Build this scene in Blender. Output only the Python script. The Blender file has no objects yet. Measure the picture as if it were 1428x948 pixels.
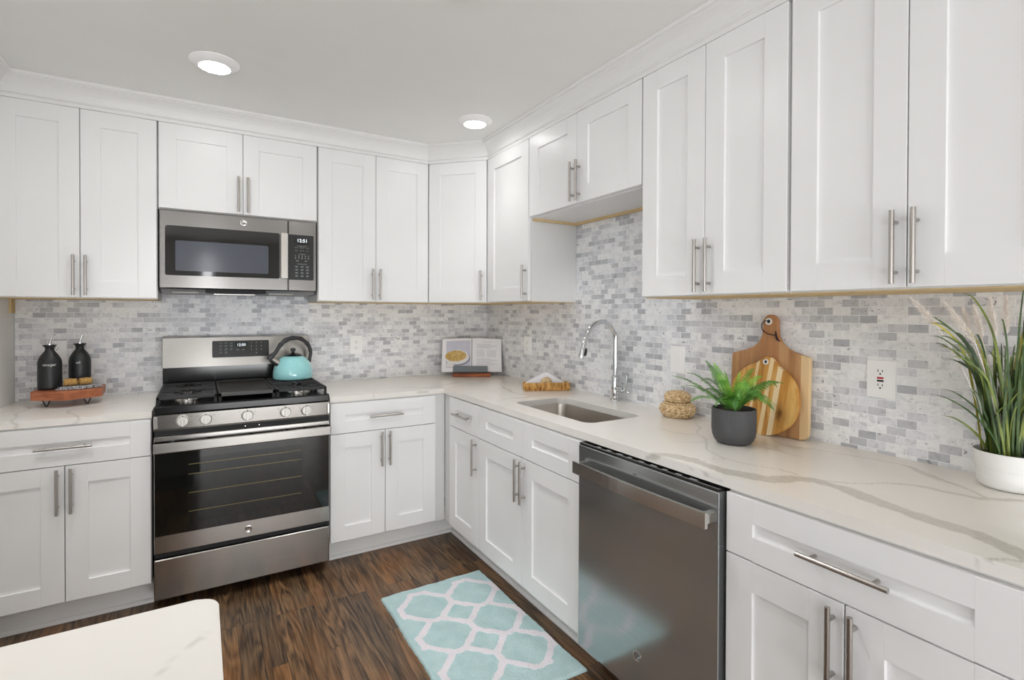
import bpy, bmesh, math, random
import numpy as np
from mathutils import Vector, Matrix
random.seed(7); rng = np.random.default_rng(7)
PI = math.pi
scene = bpy.context.scene
COL = scene.collection

# ------------------------------------------------------------------ camera, world, fill lights, exposure
cam_d = bpy.data.cameras.new('camera'); cam = bpy.data.objects.new('camera', cam_d); COL.objects.link(cam)
scene.camera = cam
YAW, PITCH, ROLL = 0.532, -0.0086, 0.003
fw = Vector((math.sin(YAW), math.cos(YAW), 0)); rt = Vector((math.cos(YAW), -math.sin(YAW), 0)); up = Vector((0, 0, 1))
fw, up = fw*math.cos(PITCH)+up*math.sin(PITCH), up*math.cos(PITCH)-fw*math.sin(PITCH)
rt, up = rt*math.cos(ROLL)+up*math.sin(ROLL), up*math.cos(ROLL)-rt*math.sin(ROLL)
CAM = Vector((-1.8677, -3.3898, 1.3427))
m4 = Matrix((rt, up, -fw)).transposed().to_4x4(); m4.translation = CAM
cam.matrix_world = m4
cam_d.sensor_width = 36; cam_d.sensor_fit = 'HORIZONTAL'
cam_d.lens = 711.06*36/1428
cam_d.shift_x = (714-698.69)/1428; cam_d.shift_y = (442.69-474)/1428
cam_d.clip_start = 0.02

world = bpy.data.worlds.new('world'); scene.world = world; world.use_nodes = True
bg = world.node_tree.nodes['Background']; bg.inputs['Color'].default_value = (0.86, 0.93, 1.0, 1); bg.inputs['Strength'].default_value = 1.0

def area(name, loc, target, sx, sy, power, color=(1, 1, 1)):
    d = bpy.data.lights.new(name, 'AREA'); d.shape = 'RECTANGLE'; d.size = sx; d.size_y = sy; d.energy = power; d.color = color
    o = bpy.data.objects.new(name, d); COL.objects.link(o); o.location = loc
    o.rotation_euler = (Vector(target)-Vector(loc)).to_track_quat('-Z', 'Y').to_euler(); return o
# fill lights added outside invented, unseen openings in the rear and left walls
area('fill_rear', (-1.3, -6.25, 0.58), (-1.3, 0, 0.9), 2.0, 0.9, 66, (0.98, 0.99, 1.0))
area('streak_strip_rear', (-1.78, -6.25, 1.65), (-1.78, 0, 1.6), 0.12, 1.2, 5.0, (0.98, 0.99, 1.0))  # narrow added light that draws a bright streak on the steel
area('fill_rear_left', (-3.75, -6.25, 1.25), (-2.2, 0, 1.6), 2.0, 1.9, 38, (0.96, 0.98, 1.0))
area('fill_left_opening', (-5.3, -3.9, 0.9), (-1.0, -2.4, 1.2), 1.8, 1.6, 20, (0.98, 0.985, 1.0))
CAN_STRENGTH = 46.0; CAN_FILL = 55.0; CAN_BEAM = 30.0
vs = scene.view_settings
vs.view_transform = 'Standard'; vs.look = 'None'; vs.gamma = 1.0; vs.use_curve_mapping = False; vs.exposure = -0.05
scene.cycles.max_bounces = 10; scene.cycles.diffuse_bounces = 6; scene.cycles.glossy_bounces = 5
scene.cycles.use_denoising = True
scene.cycles.sample_clamp_indirect = 6.0
scene.cycles.caustics_reflective = False; scene.cycles.caustics_refractive = False

# ------------------------------------------------------------------ materials
def srgb(r, g, b):
    f = lambda c: (c/12.92 if c <= 0.04045 else ((c+0.055)/1.055)**2.4)
    return (f(r/255), f(g/255), f(b/255), 1)
class NT:
    def __init__(s, name):
        s.m = bpy.data.materials.new(name); s.m.use_nodes = True; s.t = s.m.node_tree
        s.b = s.t.nodes['Principled BSDF']
    def n(s, typ, **kw):
        nd = s.t.nodes.new('ShaderNode'+typ)
        for k, v in kw.items():
            if k.startswith('i_'):
                key = k[2:].replace('_', ' '); nd.inputs[int(key) if key.isdigit() else key].default_value = v
            else: setattr(nd, k, v)
        return nd
    def l(s, a, b): s.t.links.new(a, b)
    def math(s, op, a, b=None, clamp=False):
        nd = s.n('Math', operation=op); nd.use_clamp = clamp
        for i, v in enumerate((a, b)):
            if v is None: continue
            if isinstance(v, (int, float)): nd.inputs[i].default_value = v
            else: s.l(v, nd.inputs[i])
        return nd.outputs[0]
    def ramp(s, fac, stops, interp='LINEAR'):
        nd = s.n('ValToRGB'); cr = nd.color_ramp; cr.interpolation = interp
        while len(cr.elements) < len(stops): cr.elements.new(0.5)
        for e, (p, c) in zip(cr.elements, stops): e.position = p; e.color = c
        s.l(fac, nd.inputs[0]); return nd.outputs[0]
    def mix(s, f, a, b, mode='MIX'):
        nd = s.n('MixRGB', blend_type=mode)
        for i, v in enumerate((f, a, b)):
            if isinstance(v, (int, float)): nd.inputs[i].default_value = v
            elif isinstance(v, tuple): nd.inputs[i].default_value = v
            else: s.l(v, nd.inputs[i])
        return nd.outputs[0]
    def bump(s, h, strength=0.3, dist=0.002):
        nd = s.n('Bump'); nd.inputs['Strength'].default_value = strength; nd.inputs['Distance'].default_value = dist
        s.l(h, nd.inputs['Height']); s.l(nd.outputs[0], s.b.inputs['Normal'])
    def coord(s, kind='Object', scale=(1, 1, 1)):
        tc = s.n('TexCoord'); mp = s.n('Mapping'); mp.inputs['Scale'].default_value = scale
        s.l(tc.outputs[kind], mp.inputs[0]); return mp.outputs[0]
    def noise(s, vec, scale, detail=3, rough=0.5, dist=0.0):
        nd = s.n('TexNoise'); nd.inputs['Scale'].default_value = scale; nd.inputs['Detail'].default_value = detail
        nd.inputs['Roughness'].default_value = rough; nd.inputs['Distortion'].default_value = dist
        s.l(vec, nd.inputs['Vector']); return nd
def simple(name, col, rough=0.5, metal=0.0, spec=0.5, noise=0.0, nscale=40, bump=0.0, coat=0.0, scale=(1, 1, 1), emit=None, trans=0.0):
    """a plain surface with a little procedural variation of tone and relief"""
    w = NT(name); b = w.b
    b.inputs['Roughness'].default_value = rough; b.inputs['Metallic'].default_value = metal
    b.inputs['Specular IOR Level'].default_value = spec; b.inputs['Coat Weight'].default_value = coat
    b.inputs['Coat Roughness'].default_value = 0.08
    b.inputs['Transmission Weight'].default_value = trans
    nz = w.noise(w.coord(scale=scale), nscale)
    d = tuple(max(0, c*(1-noise)) for c in col[:3])+(1,); u = tuple(min(1, c*(1+noise)) for c in col[:3])+(1,)
    w.l(w.ramp(nz.outputs[0], [(0.25, d), (0.75, u)]), b.inputs['Base Color'])
    if bump: w.bump(nz.outputs[0], bump, 0.003)
    if emit: b.inputs['Emission Color'].default_value = emit[0]; b.inputs['Emission Strength'].default_value = emit[1]
    return w.m
def steel(name, col, rough, tangent=(1, 0, 0), aniso=0.75, brush=(2, 2, 500), metal=1.0):
    w = NT(name); b = w.b
    b.inputs['Metallic'].default_value = metal; b.inputs['Anisotropic'].default_value = aniso
    cx = w.n('CombineXYZ'); cx.inputs[0].default_value, cx.inputs[1].default_value, cx.inputs[2].default_value = tangent
    w.l(cx.outputs[0], b.inputs['Tangent'])
    nz = w.noise(w.coord(scale=brush), 1.0, 2)
    d = tuple(c*0.93 for c in col[:3])+(1,); u = tuple(min(1, c*1.05) for c in col[:3])+(1,)
    w.l(w.ramp(nz.outputs[0], [(0.3, d), (0.7, u)]), b.inputs['Base Color'])
    b.inputs['Roughness'].default_value = rough
    return w.m

M = {}
M['cab'] = simple('cabinet_white_paint', srgb(240, 240, 240), 0.32, spec=0.45, noise=0.008, nscale=6)
M['trim'] = simple('trim_white_paint', srgb(238, 238, 237), 0.42, noise=0.008, nscale=5)
M['wall'] = simple('wall_paint', srgb(240, 240, 238), 0.75, noise=0.012, nscale=8, bump=0.02)
M['ceil'] = simple('ceiling_paint', srgb(240, 240, 238), 0.9, noise=0.01, nscale=6)
M['rawwood'] = simple('raw_plywood', srgb(214, 188, 140), 0.7, noise=0.12, nscale=30, scale=(1, 1, 12))
M['gap'] = simple('cabinet_frame_paint', srgb(222, 222, 221), 0.45, noise=0.01)
M['steel_x'] = steel('brushed_steel_back_run', srgb(168, 165, 161), 0.22, (0, 0, 1), 0.5)
M['steel_y'] = steel('brushed_steel_dishwasher', srgb(182, 186, 187), 0.15, (0, 0, 1), 0.6, metal=0.84)
M['steel_sink'] = steel('brushed_steel_basin', srgb(196, 190, 182), 0.30, (0, 1, 0), 0.4)
M['steel_handle'] = steel('brushed_steel_handle', srgb(158, 155, 151), 0.3, (0, 0, 1), 0.3)
M['steel_mw'] = steel('brushed_steel_microwave', srgb(146, 144, 142), 0.2, (0, 0, 1), 0.6)
M['nickel'] = steel('brushed_nickel', srgb(186, 180, 175), 0.28, (0, 0, 1), 0.3, (300, 300, 2))
M['chrome'] = simple('chrome', srgb(215, 217, 219), 0.06, metal=1.0, noise=0.01)
M['pol'] = simple('polished_steel', srgb(225, 222, 218), 0.2, metal=1.0, noise=0.02)
M['knob'] = simple('satin_steel_knob', srgb(200, 197, 192), 0.42, metal=0.45, noise=0.02)
M['blackglass'] = simple('black_glass', srgb(14, 15, 14), 0.04, spec=0.6, noise=0.02, coat=0.3)
M['mwglass'] = simple('perforated_screen_glass', srgb(78, 82, 92), 0.12, spec=0.6, noise=0.03, nscale=300)
M['filter'] = simple('grease_filter_mesh', srgb(176, 176, 172), 0.5, metal=0.3, noise=0.12, nscale=300)
M['ovenglass'] = simple('oven_window_glass', srgb(22, 23, 22), 0.04, spec=0.6, noise=0.05, nscale=4)
M['blackenamel'] = simple('black_enamel', srgb(22, 22, 23), 0.16, spec=0.5, noise=0.05)
M['castiron'] = simple('cast_iron', srgb(34, 34, 36), 0.55, noise=0.15, nscale=150, bump=0.15)
M['griddle'] = simple('griddle_iron', srgb(40, 39, 37), 0.42, noise=0.18, nscale=25)
M['dark'] = simple('dark_recess', srgb(18, 18, 20), 0.6, noise=0.05)
M['panel'] = simple('keypad_black', srgb(40, 43, 43), 0.22, noise=0.03)
M['legend'] = simple('keypad_legend', srgb(205, 208, 208), 0.5, noise=0.01)
M['grey_legend'] = simple('keypad_legend_grey', srgb(140, 144, 145), 0.5, noise=0.01)
M['digit'] = simple('lit_digits', srgb(235, 245, 250), 0.5, emit=((0.85, 0.95, 1, 1), 1.1))
M['rackwire'] = simple('oven_rack_wire', srgb(120, 108, 66), 0.35, metal=0.3, noise=0.05)
M['plastic'] = simple('white_plastic', srgb(253, 253, 253), 0.35, noise=0.005)
M['slot'] = simple('slot_black', srgb(25, 25, 25), 0.6, noise=0.02)
M['red'] = simple('reset_button_red', srgb(190, 45, 50), 0.4, noise=0.03)
M['aqua'] = simple('aqua_enamel', srgb(158, 220, 223), 0.12, spec=0.6, noise=0.05, nscale=120, coat=0.5)
M['rubber'] = simple('black_handle_plastic', srgb(48, 49, 52), 0.42, noise=0.06)
M['ceramic_black'] = simple('matte_black_ceramic', srgb(32, 34, 36), 0.38, noise=0.05)
M['ink_white'] = simple('white_lettering', srgb(220, 220, 218), 0.6, noise=0.01)
M['hairpin'] = simple('black_iron_rod', srgb(20, 20, 20), 0.4, noise=0.05)
M['pot_grey'] = simple('charcoal_ceramic', srgb(78, 78, 80), 0.62, noise=0.04)
M['pot_white'] = simple('white_ceramic', srgb(240, 240, 238), 0.35, noise=0.006)
M['soil'] = simple('potting_soil', srgb(48, 40, 30), 0.95, noise=0.4, nscale=200, bump=0.5)
M['napkin'] = simple('white_linen', srgb(240, 240, 245), 0.85, noise=0.015, nscale=200, bump=0.05)
M['page'] = simple('book_paper', srgb(246, 246, 250), 0.6, noise=0.01)
M['photo_grey'] = simple('printed_grey', srgb(208, 210, 226), 0.55, noise=0.05, nscale=12)
M['print_bowl'] = simple('printed_bowl_white', srgb(238, 236, 236), 0.55, noise=0.02)
M['print_rim'] = simple('printed_bowl_shadow', srgb(146, 150, 170), 0.55, noise=0.04)
M['print_text'] = simple('printed_text_grey', srgb(200, 202, 212), 0.6, noise=0.05, nscale=300, scale=(3, 1, 1))
M['cover_grey'] = simple('book_cloth', srgb(120, 122, 126), 0.7, noise=0.05)
M['slate'] = simple('grey_stained_wood', srgb(120, 128, 133), 0.55, noise=0.12, nscale=20, scale=(1, 8, 8))
M['cord'] = simple('dark_leather_cord', srgb(52, 28, 30), 0.7, noise=0.1)
M['eyelet'] = simple('white_eyelet', srgb(225, 225, 222), 0.4, noise=0.02)
M['island'] = simple('island_grey_paint', srgb(120, 122, 122), 0.45, noise=0.02)

def food_mat():
    w = NT('printed_pasta'); nz = w.noise(w.coord(), 90, 3, 0.6, 1.5)
    w.l(w.ramp(nz.outputs[0], [(0.3, srgb(96, 92, 50)), (0.42, srgb(190, 150, 70)), (0.55, srgb(222, 190, 120)), (0.7, srgb(226, 205, 160)), (0.8, srgb(150, 80, 50))]), w.b.inputs['Base Color'])
    w.b.inputs['Roughness'].default_value = 0.55; return w.m
M['food'] = food_mat()

def tile_mat(name, axis):
    w = NT(name); b = w.b
    tc = w.n('TexCoord'); sp = w.n('SeparateXYZ'); w.l(tc.outputs['Object'], sp.inputs[0])
    cb = w.n('CombineXYZ'); w.l(sp.outputs[axis], cb.inputs[0]); w.l(sp.outputs[2], cb.inputs[1])
    off = w.n('Mapping'); off.inputs['Location'].default_value = (0.0, 0.0275, 0); w.l(cb.outputs[0], off.inputs[0])
    v = off.outputs[0]
    def brick(c1, c2, mort):
        k = w.n('TexBrick'); k.offset = 0.5; k.offset_frequency = 2; k.squash = 1.0
        k.inputs['Color1'].default_value = c1; k.inputs['Color2'].default_value = c2; k.inputs['Mortar'].default_value = mort
        k.inputs['Scale'].default_value = 1.0; k.inputs['Brick Width'].default_value = 0.0535; k.inputs['Row Height'].default_value = 0.0268
        k.inputs['Mortar Size'].default_value = 0.0011; k.inputs['Mortar Smooth'].default_value = 0.25; k.inputs['Bias'].default_value = 0.0
        w.l(v, k.inputs['Vector']); return k
    k = brick((0, 0, 0, 1), (1, 1, 1, 1), (0.5, 0.5, 0.5, 1))
    rnd = k.outputs['Color']
    # each tile takes its own tone of marble
    tone = w.ramp(rnd, [(0.0, srgb(251, 252, 253)), (0.30, srgb(246, 247, 249)), (0.50, srgb(239, 240, 244)), (0.66, srgb(229, 230, 235)), (0.82, srgb(214, 215, 219)), (0.93, srgb(200, 202, 207)), (1.0, srgb(190, 192, 198))])
    # cloudy marble figure, shifted per tile
    sc = w.n('VectorMath', operation='SCALE'); w.l(rnd, sc.inputs[0]); sc.inputs['Scale'].default_value = 13.0
    ad = w.n('VectorMath', operation='ADD'); w.l(v, ad.inputs[0]); w.l(sc.outputs[0], ad.inputs[1])
    cloud = w.noise(ad.outputs[0], 34, 5, 0.65, 1.2)
    tone = w.mix(0.42, tone, w.ramp(cloud.outputs[0], [(0.34, srgb(168, 169, 174)), (0.47, srgb(236, 237, 238)), (0.62, srgb(255, 255, 255))]), 'MULTIPLY')
    vein = w.noise(ad.outputs[0], 30, 3, 0.6, 1.6)
    vm = w.ramp(vein.outputs[0], [(0.0, (0, 0, 0, 1)), (0.66, (0, 0, 0, 1)), (0.69, (1, 1, 1, 1)), (0.80, (1, 1, 1, 1)), (0.86, (0.4, 0.4, 0.4, 1))])
    tone = w.mix(w.math('MULTIPLY', vm, 0.8), tone, srgb(128, 129, 138))
    col = w.mix(k.outputs['Fac'], tone, srgb(248, 249, 251))
    w.l(col, b.inputs['Base Color'])
    b.inputs['Roughness'].default_value = 0.34; b.inputs['Specular IOR Level'].default_value = 0.4
    w.bump(w.math('SUBTRACT', 1.0, k.outputs['Fac']), 0.35, 0.001)
    return w.m
M['tile_x'] = tile_mat('marble_mosaic_back', 0)
M['tile_y'] = tile_mat('marble_mosaic_right', 1)

def floor_mat():
    w = NT('dark_oak_strip_floor'); b = w.b
    tc = w.n('TexCoord'); sp = w.n('SeparateXYZ'); w.l(tc.outputs['Object'], sp.inputs[0])
    cb = w.n('CombineXYZ'); w.l(sp.outputs[1], cb.inputs[0]); w.l(sp.outputs[0], cb.inputs[1]); v = cb.outputs[0]
    k = w.n('TexBrick'); k.offset = 0.37; k.offset_frequency = 3
    k.inputs['Color1'].default_value = (0, 0, 0, 1); k.inputs['Color2'].default_value = (1, 1, 1, 1); k.inputs['Mortar'].default_value = (0.3, 0.3, 0.3, 1)
    k.inputs['Scale'].default_value = 1; k.inputs['Brick Width'].default_value = 0.95; k.inputs['Row Height'].default_value = 0.079
    k.inputs['Mortar Size'].default_value = 0.0008; k.inputs['Mortar Smooth'].default_value = 0.3
    w.l(v, k.inputs['Vector'])
    sc = w.n('VectorMath', operation='SCALE'); w.l(k.outputs['Color'], sc.inputs[0]); sc.inputs['Scale'].default_value = 7.3
    ad = w.n('VectorMath', operation='ADD'); w.l(v, ad.inputs[0]); w.l(sc.outputs[0], ad.inputs[1])
    mp = w.n('Mapping'); mp.inputs['Scale'].default_value = (1.0, 7.0, 1.0); w.l(ad.outputs[0], mp.inputs[0])
    n1 = w.noise(mp.outputs[0], 1.5, 2, 0.45, 0.35)
    ring = w.math('PINGPONG', w.math('MULTIPLY', n1.outputs[0], 17.0), 1.0)
    mp2 = w.n('Mapping'); mp2.inputs['Scale'].default_value = (6.0, 150.0, 1.0); w.l(ad.outputs[0], mp2.inputs[0])
    fine = w.noise(mp2.outputs[0], 1.0, 4, 0.65)
    mp3 = w.n('Mapping'); mp3.inputs['Scale'].default_value = (2.2, 9.0, 1.0); w.l(ad.outputs[0], mp3.inputs[0])
    blotch = w.noise(mp3.outputs[0], 1.0, 3, 0.5)
    grain = w.ramp(ring, [(0.0, srgb(34, 26, 20)), (0.22, srgb(58, 45, 34)), (0.5, srgb(98, 77, 57)), (1.0, srgb(128, 102, 75))])
    col = w.mix(0.36, grain, w.ramp(fine.outputs[0], [(0.38, srgb(34, 25, 19)), (0.5, srgb(92, 70, 50)), (0.60, srgb(158, 124, 88))]))
    col = w.mix(w.ramp(blotch.outputs[0], [(0.48, (0, 0, 0, 1)), (0.66, (0.9, 0.9, 0.9, 1))]), col, w.mix(0.42, col, srgb(150, 100, 52)))
    tone = w.ramp(k.outputs['Color'], [(0.0, (0.66, 0.67, 0.70, 1)), (0.5, (0.92, 0.90, 0.88, 1)), (1.0, (1.2, 1.1, 1.0, 1))])
    col = w.mix(1.0, col, tone, 'MULTIPLY')
    col = w.mix(k.outputs['Fac'], col, srgb(24, 18, 14))
    w.l(col, b.inputs['Base Color'])
    w.l(w.ramp(fine.outputs[0], [(0.3, (0.42, 0.42, 0.42, 1)), (0.7, (0.3, 0.3, 0.3, 1))]), b.inputs['Roughness'])
    w.bump(fine.outputs[0], 0.12, 0.001)
    return w.m
M['floor'] = floor_mat()

def quartz_mat():
    w = NT('veined_quartz'); b = w.b
    at = w.n('Attribute', attribute_name='vein'); v = w.coord()
    cl = w.noise(v, 2.6, 3, 0.5, 0.4)
    base = w.ramp(cl.outputs[0], [(0.35, srgb(236, 232, 226)), (0.65, srgb(242, 239, 234))])
    mott = w.noise(v, 60, 3, 0.6)
    fac = w.math('MULTIPLY', at.outputs['Fac'], w.ramp(mott.outputs[0], [(0.3, (0.7, 0.7, 0.7, 1)), (0.6, (1, 1, 1, 1))]), True)
    w.l(w.mix(fac, base, srgb(196, 191, 183)), b.inputs['Base Color'])
    b.inputs['Roughness'].default_value = 0.22; b.inputs['Specular IOR Level'].default_value = 0.45
    return w.m
M['quartz'] = quartz_mat()

def rug_mat():
    w = NT('terry_rug_pile'); b = w.b
    at = w.n('Attribute', attribute_name='pattern'); nz = w.noise(w.coord(), 18, 4, 0.6); nf = w.noise(w.coord(), 420, 2, 0.7)
    aq = w.ramp(nz.outputs[0], [(0.3, srgb(172, 204, 206)), (0.55, srgb(188, 215, 217)), (0.75, srgb(200, 224, 226))])
    aq = w.mix(0.35, aq, w.ramp(nf.outputs[0], [(0.3, srgb(150, 184, 188)), (0.7, srgb(216, 236, 236))]))
    wh = w.ramp(nf.outputs[0], [(0.3, srgb(222, 216, 224)), (0.7, srgb(246, 242, 246))])
    w.l(w.mix(at.outputs['Fac'], aq, wh), b.inputs['Base Color'])
    b.inputs['Roughness'].default_value = 0.95; b.inputs['Specular IOR Level'].default_value = 0.1
    b.inputs['Sheen Weight'].default_value = 0.15
    w.bump(nf.outputs[0], 0.5, 0.004)
    return w.m
M['rug'] = rug_mat()

def wood_mat(name, dark, mid, light, scale=(60, 60, 5), wave=3.0, rough=0.45, stripes=None, knot=None):
    w = NT(name); b = w.b; v = w.coord(scale=scale)
    nz = w.noise(v, 1.0, 4, 0.6, 0.6)
    col = w.ramp(nz.outputs[0], [(0.3, dark), (0.5, mid), (0.7, light)])
    if stripes:
        tc = w.n('TexCoord'); sp = w.n('SeparateXYZ'); w.l(tc.outputs['Object'], sp.inputs[0])
        x = sp.outputs[0]; f2 = w.noise(w.coord(scale=(18, 18, 1.5)), 1.0, 2)
        x = w.math('ADD', x, w.math('MULTIPLY', w.math('SUBTRACT', f2.outputs[0], 0.5), 0.006))
        z = sp.outputs[2]
        for (x0, x1, slope, c, amt) in stripes:
            xx = w.math('ADD', x, w.math('MULTIPLY', z, slope))
            a = w.math('GREATER_THAN', xx, x0); e = w.math('LESS_THAN', xx, x1)
            col = w.mix(w.math('MULTIPLY', w.math('MULTIPLY', a, e), amt), col, c)
    if knot:
        tc = w.n('TexCoord'); df = w.n('VectorMath', operation='SUBTRACT'); w.l(tc.outputs['Object'], df.inputs[0]); df.inputs[1].default_value = knot
        sc = w.n('VectorMath', operation='MULTIPLY'); w.l(df.outputs[0], sc.inputs[0]); sc.inputs[1].default_value = (1, 0, .6)
        ln = w.n('VectorMath', operation='LENGTH'); w.l(sc.outputs[0], ln.inputs[0]); kz = w.noise(w.coord(), 70, 3)
        dd = w.math('ADD', ln.outputs['Value'], w.math('MULTIPLY', w.math('SUBTRACT', kz.outputs[0], .5), .014))
        col = w.mix(w.ramp(dd, [(0.0, (.95, .95, .95, 1)), (0.006, (.85, .85, .85, 1)), (0.014, (.35, .35, .35, 1)), (0.034, (0, 0, 0, 1))]), col, srgb(98, 58, 18))
    w.l(col, b.inputs['Base Color']); b.inputs['Roughness'].default_value = rough
    return w.m
M['acacia'] = wood_mat('acacia_board', srgb(150, 105, 66), srgb(186, 138, 92), srgb(206, 160, 112), (28, 28, 2.2),
    stripes=[(-0.16, -0.118, 0, srgb(196, 152, 104), .5), (-0.118, -0.075, 0, srgb(168, 120, 78), .5), (-0.03, 0.04, 0, srgb(178, 124, 80), .55), (0.04, 0.075, 0, srgb(205, 162, 116), .6), (0.122, 0.2, 0, srgb(238, 208, 160), .9)])
M['acacia_round'] = wood_mat('acacia_round_board', srgb(150, 96, 32), srgb(204, 148, 70), srgb(228, 184, 112), (30, 30, 3.2),
    stripes=[(-0.062, -0.05, -.12, srgb(240, 214, 166), .8), (-0.012, 0.004, -.12, srgb(240, 214, 166), .9), (0.022, 0.042, -.12, srgb(243, 220, 178), .95), (0.042, 0.06, -.12, srgb(196, 138, 62), .6)], knot=(.066, -.008, .085))
M['knot'] = simple('wood_knot', srgb(92, 52, 22), 0.5, noise=0.3, nscale=60)
M['riser'] = wood_mat('red_brown_riser_wood', srgb(138, 76, 48), srgb(168, 100, 66), srgb(186, 120, 82), (14, 14, 60))
M['standwood'] = wood_mat('brown_stand_wood', srgb(116, 56, 24), srgb(160, 84, 40), srgb(184, 104, 54), (6, 40, 40))

def weave_mat(name, dark, mid, light, sx, sz):
    w = NT(name); b = w.b; v = w.coord(scale=(1, 1, 1))
    nz = w.noise(w.coord(scale=(sx, sx, sz)), 1.0, 3, 0.6, 0.6)
    w.l(w.ramp(nz.outputs[0], [(0.32, dark), (0.5, mid), (0.68, light)]), b.inputs['Base Color'])
    b.inputs['Roughness'].default_value = 0.8; w.bump(nz.outputs[0], 0.6, 0.003); return w.m
M['hyacinth'] = weave_mat('water_hyacinth', srgb(128, 84, 38), srgb(204, 154, 84), srgb(232, 190, 122), 90, 30)
M['seagrass'] = weave_mat('seagrass_rope', srgb(150, 118, 78), srgb(218, 190, 146), srgb(242, 224, 190), 90, 140)
M['jute'] = weave_mat('jute_twine', srgb(140, 100, 48), srgb(196, 154, 88), srgb(222, 184, 122), 260, 140)

def check_mat():
    w = NT('checked_cotton'); b = w.b; v = w.coord()
    c = w.n('TexChecker'); c.inputs['Scale'].default_value = 110; c.inputs['Color1'].default_value = srgb(38, 40, 48); c.inputs['Color2'].default_value = srgb(214, 214, 216)
    nz = w.noise(v, 30, 2); mp = w.mix(0.12, v, nz.outputs['Color']); w.l(mp, c.inputs['Vector'])
    w.l(c.outputs['Color'], b.inputs['Base Color']); b.inputs['Roughness'].default_value = 0.9; return w.m
M['check'] = check_mat()

def leaf_mat(name, c0, c1, c2, axis_scale=(30, 30, 30)):
    w = NT(name); b = w.b; nz = w.noise(w.coord(scale=axis_scale), 1.0, 3)
    w.l(w.ramp(nz.outputs[0], [(0.3, c0), (0.5, c1), (0.7, c2)]), b.inputs['Base Color'])
    b.inputs['Roughness'].default_value = 0.45; b.inputs['Subsurface Weight'].default_value = 0.0; return w.m
M['fern'] = leaf_mat('fern_green', srgb(44, 92, 32), srgb(78, 138, 48), srgb(122, 174, 74))
M['fern_light'] = leaf_mat('fern_light_green', srgb(84, 146, 44), srgb(126, 182, 62), srgb(160, 204, 92))
M['fern_stem'] = leaf_mat('fern_stem_green', srgb(40, 80, 30), srgb(60, 104, 38), srgb(76, 120, 46))
M['grass_dark'] = leaf_mat('grass_dark_green', srgb(38, 58, 28), srgb(58, 84, 38), srgb(84, 106, 50), (14, 14, 14))
M['grass_mid'] = leaf_mat('grass_mid_green', srgb(70, 88, 36), srgb(104, 120, 48), srgb(136, 146, 66), (14, 14, 14))
M['grass_gold'] = leaf_mat('grass_gold_green', srgb(122, 126, 40), srgb(168, 160, 56), srgb(192, 180, 84), (14, 14, 14))
M['plume'] = simple('plume_fluff', srgb(246, 240, 234), 0.95, noise=0.08, nscale=200)
M['lens'] = simple('lit_lens', (1, 1, 1, 1), 0.5, emit=((1.0, 0.99, 0.975, 1), CAN_STRENGTH))
M['lens_corner'] = simple('lit_lens_corner', (1, 1, 1, 1), 0.5, emit=((1.0, 0.99, 0.975, 1), CAN_STRENGTH*.62))
M['lens_fill'] = simple('lit_lens_fill', (1, 1, 1, 1), 0.5, emit=((1.0, 0.99, 0.975, 1), CAN_FILL))

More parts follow.
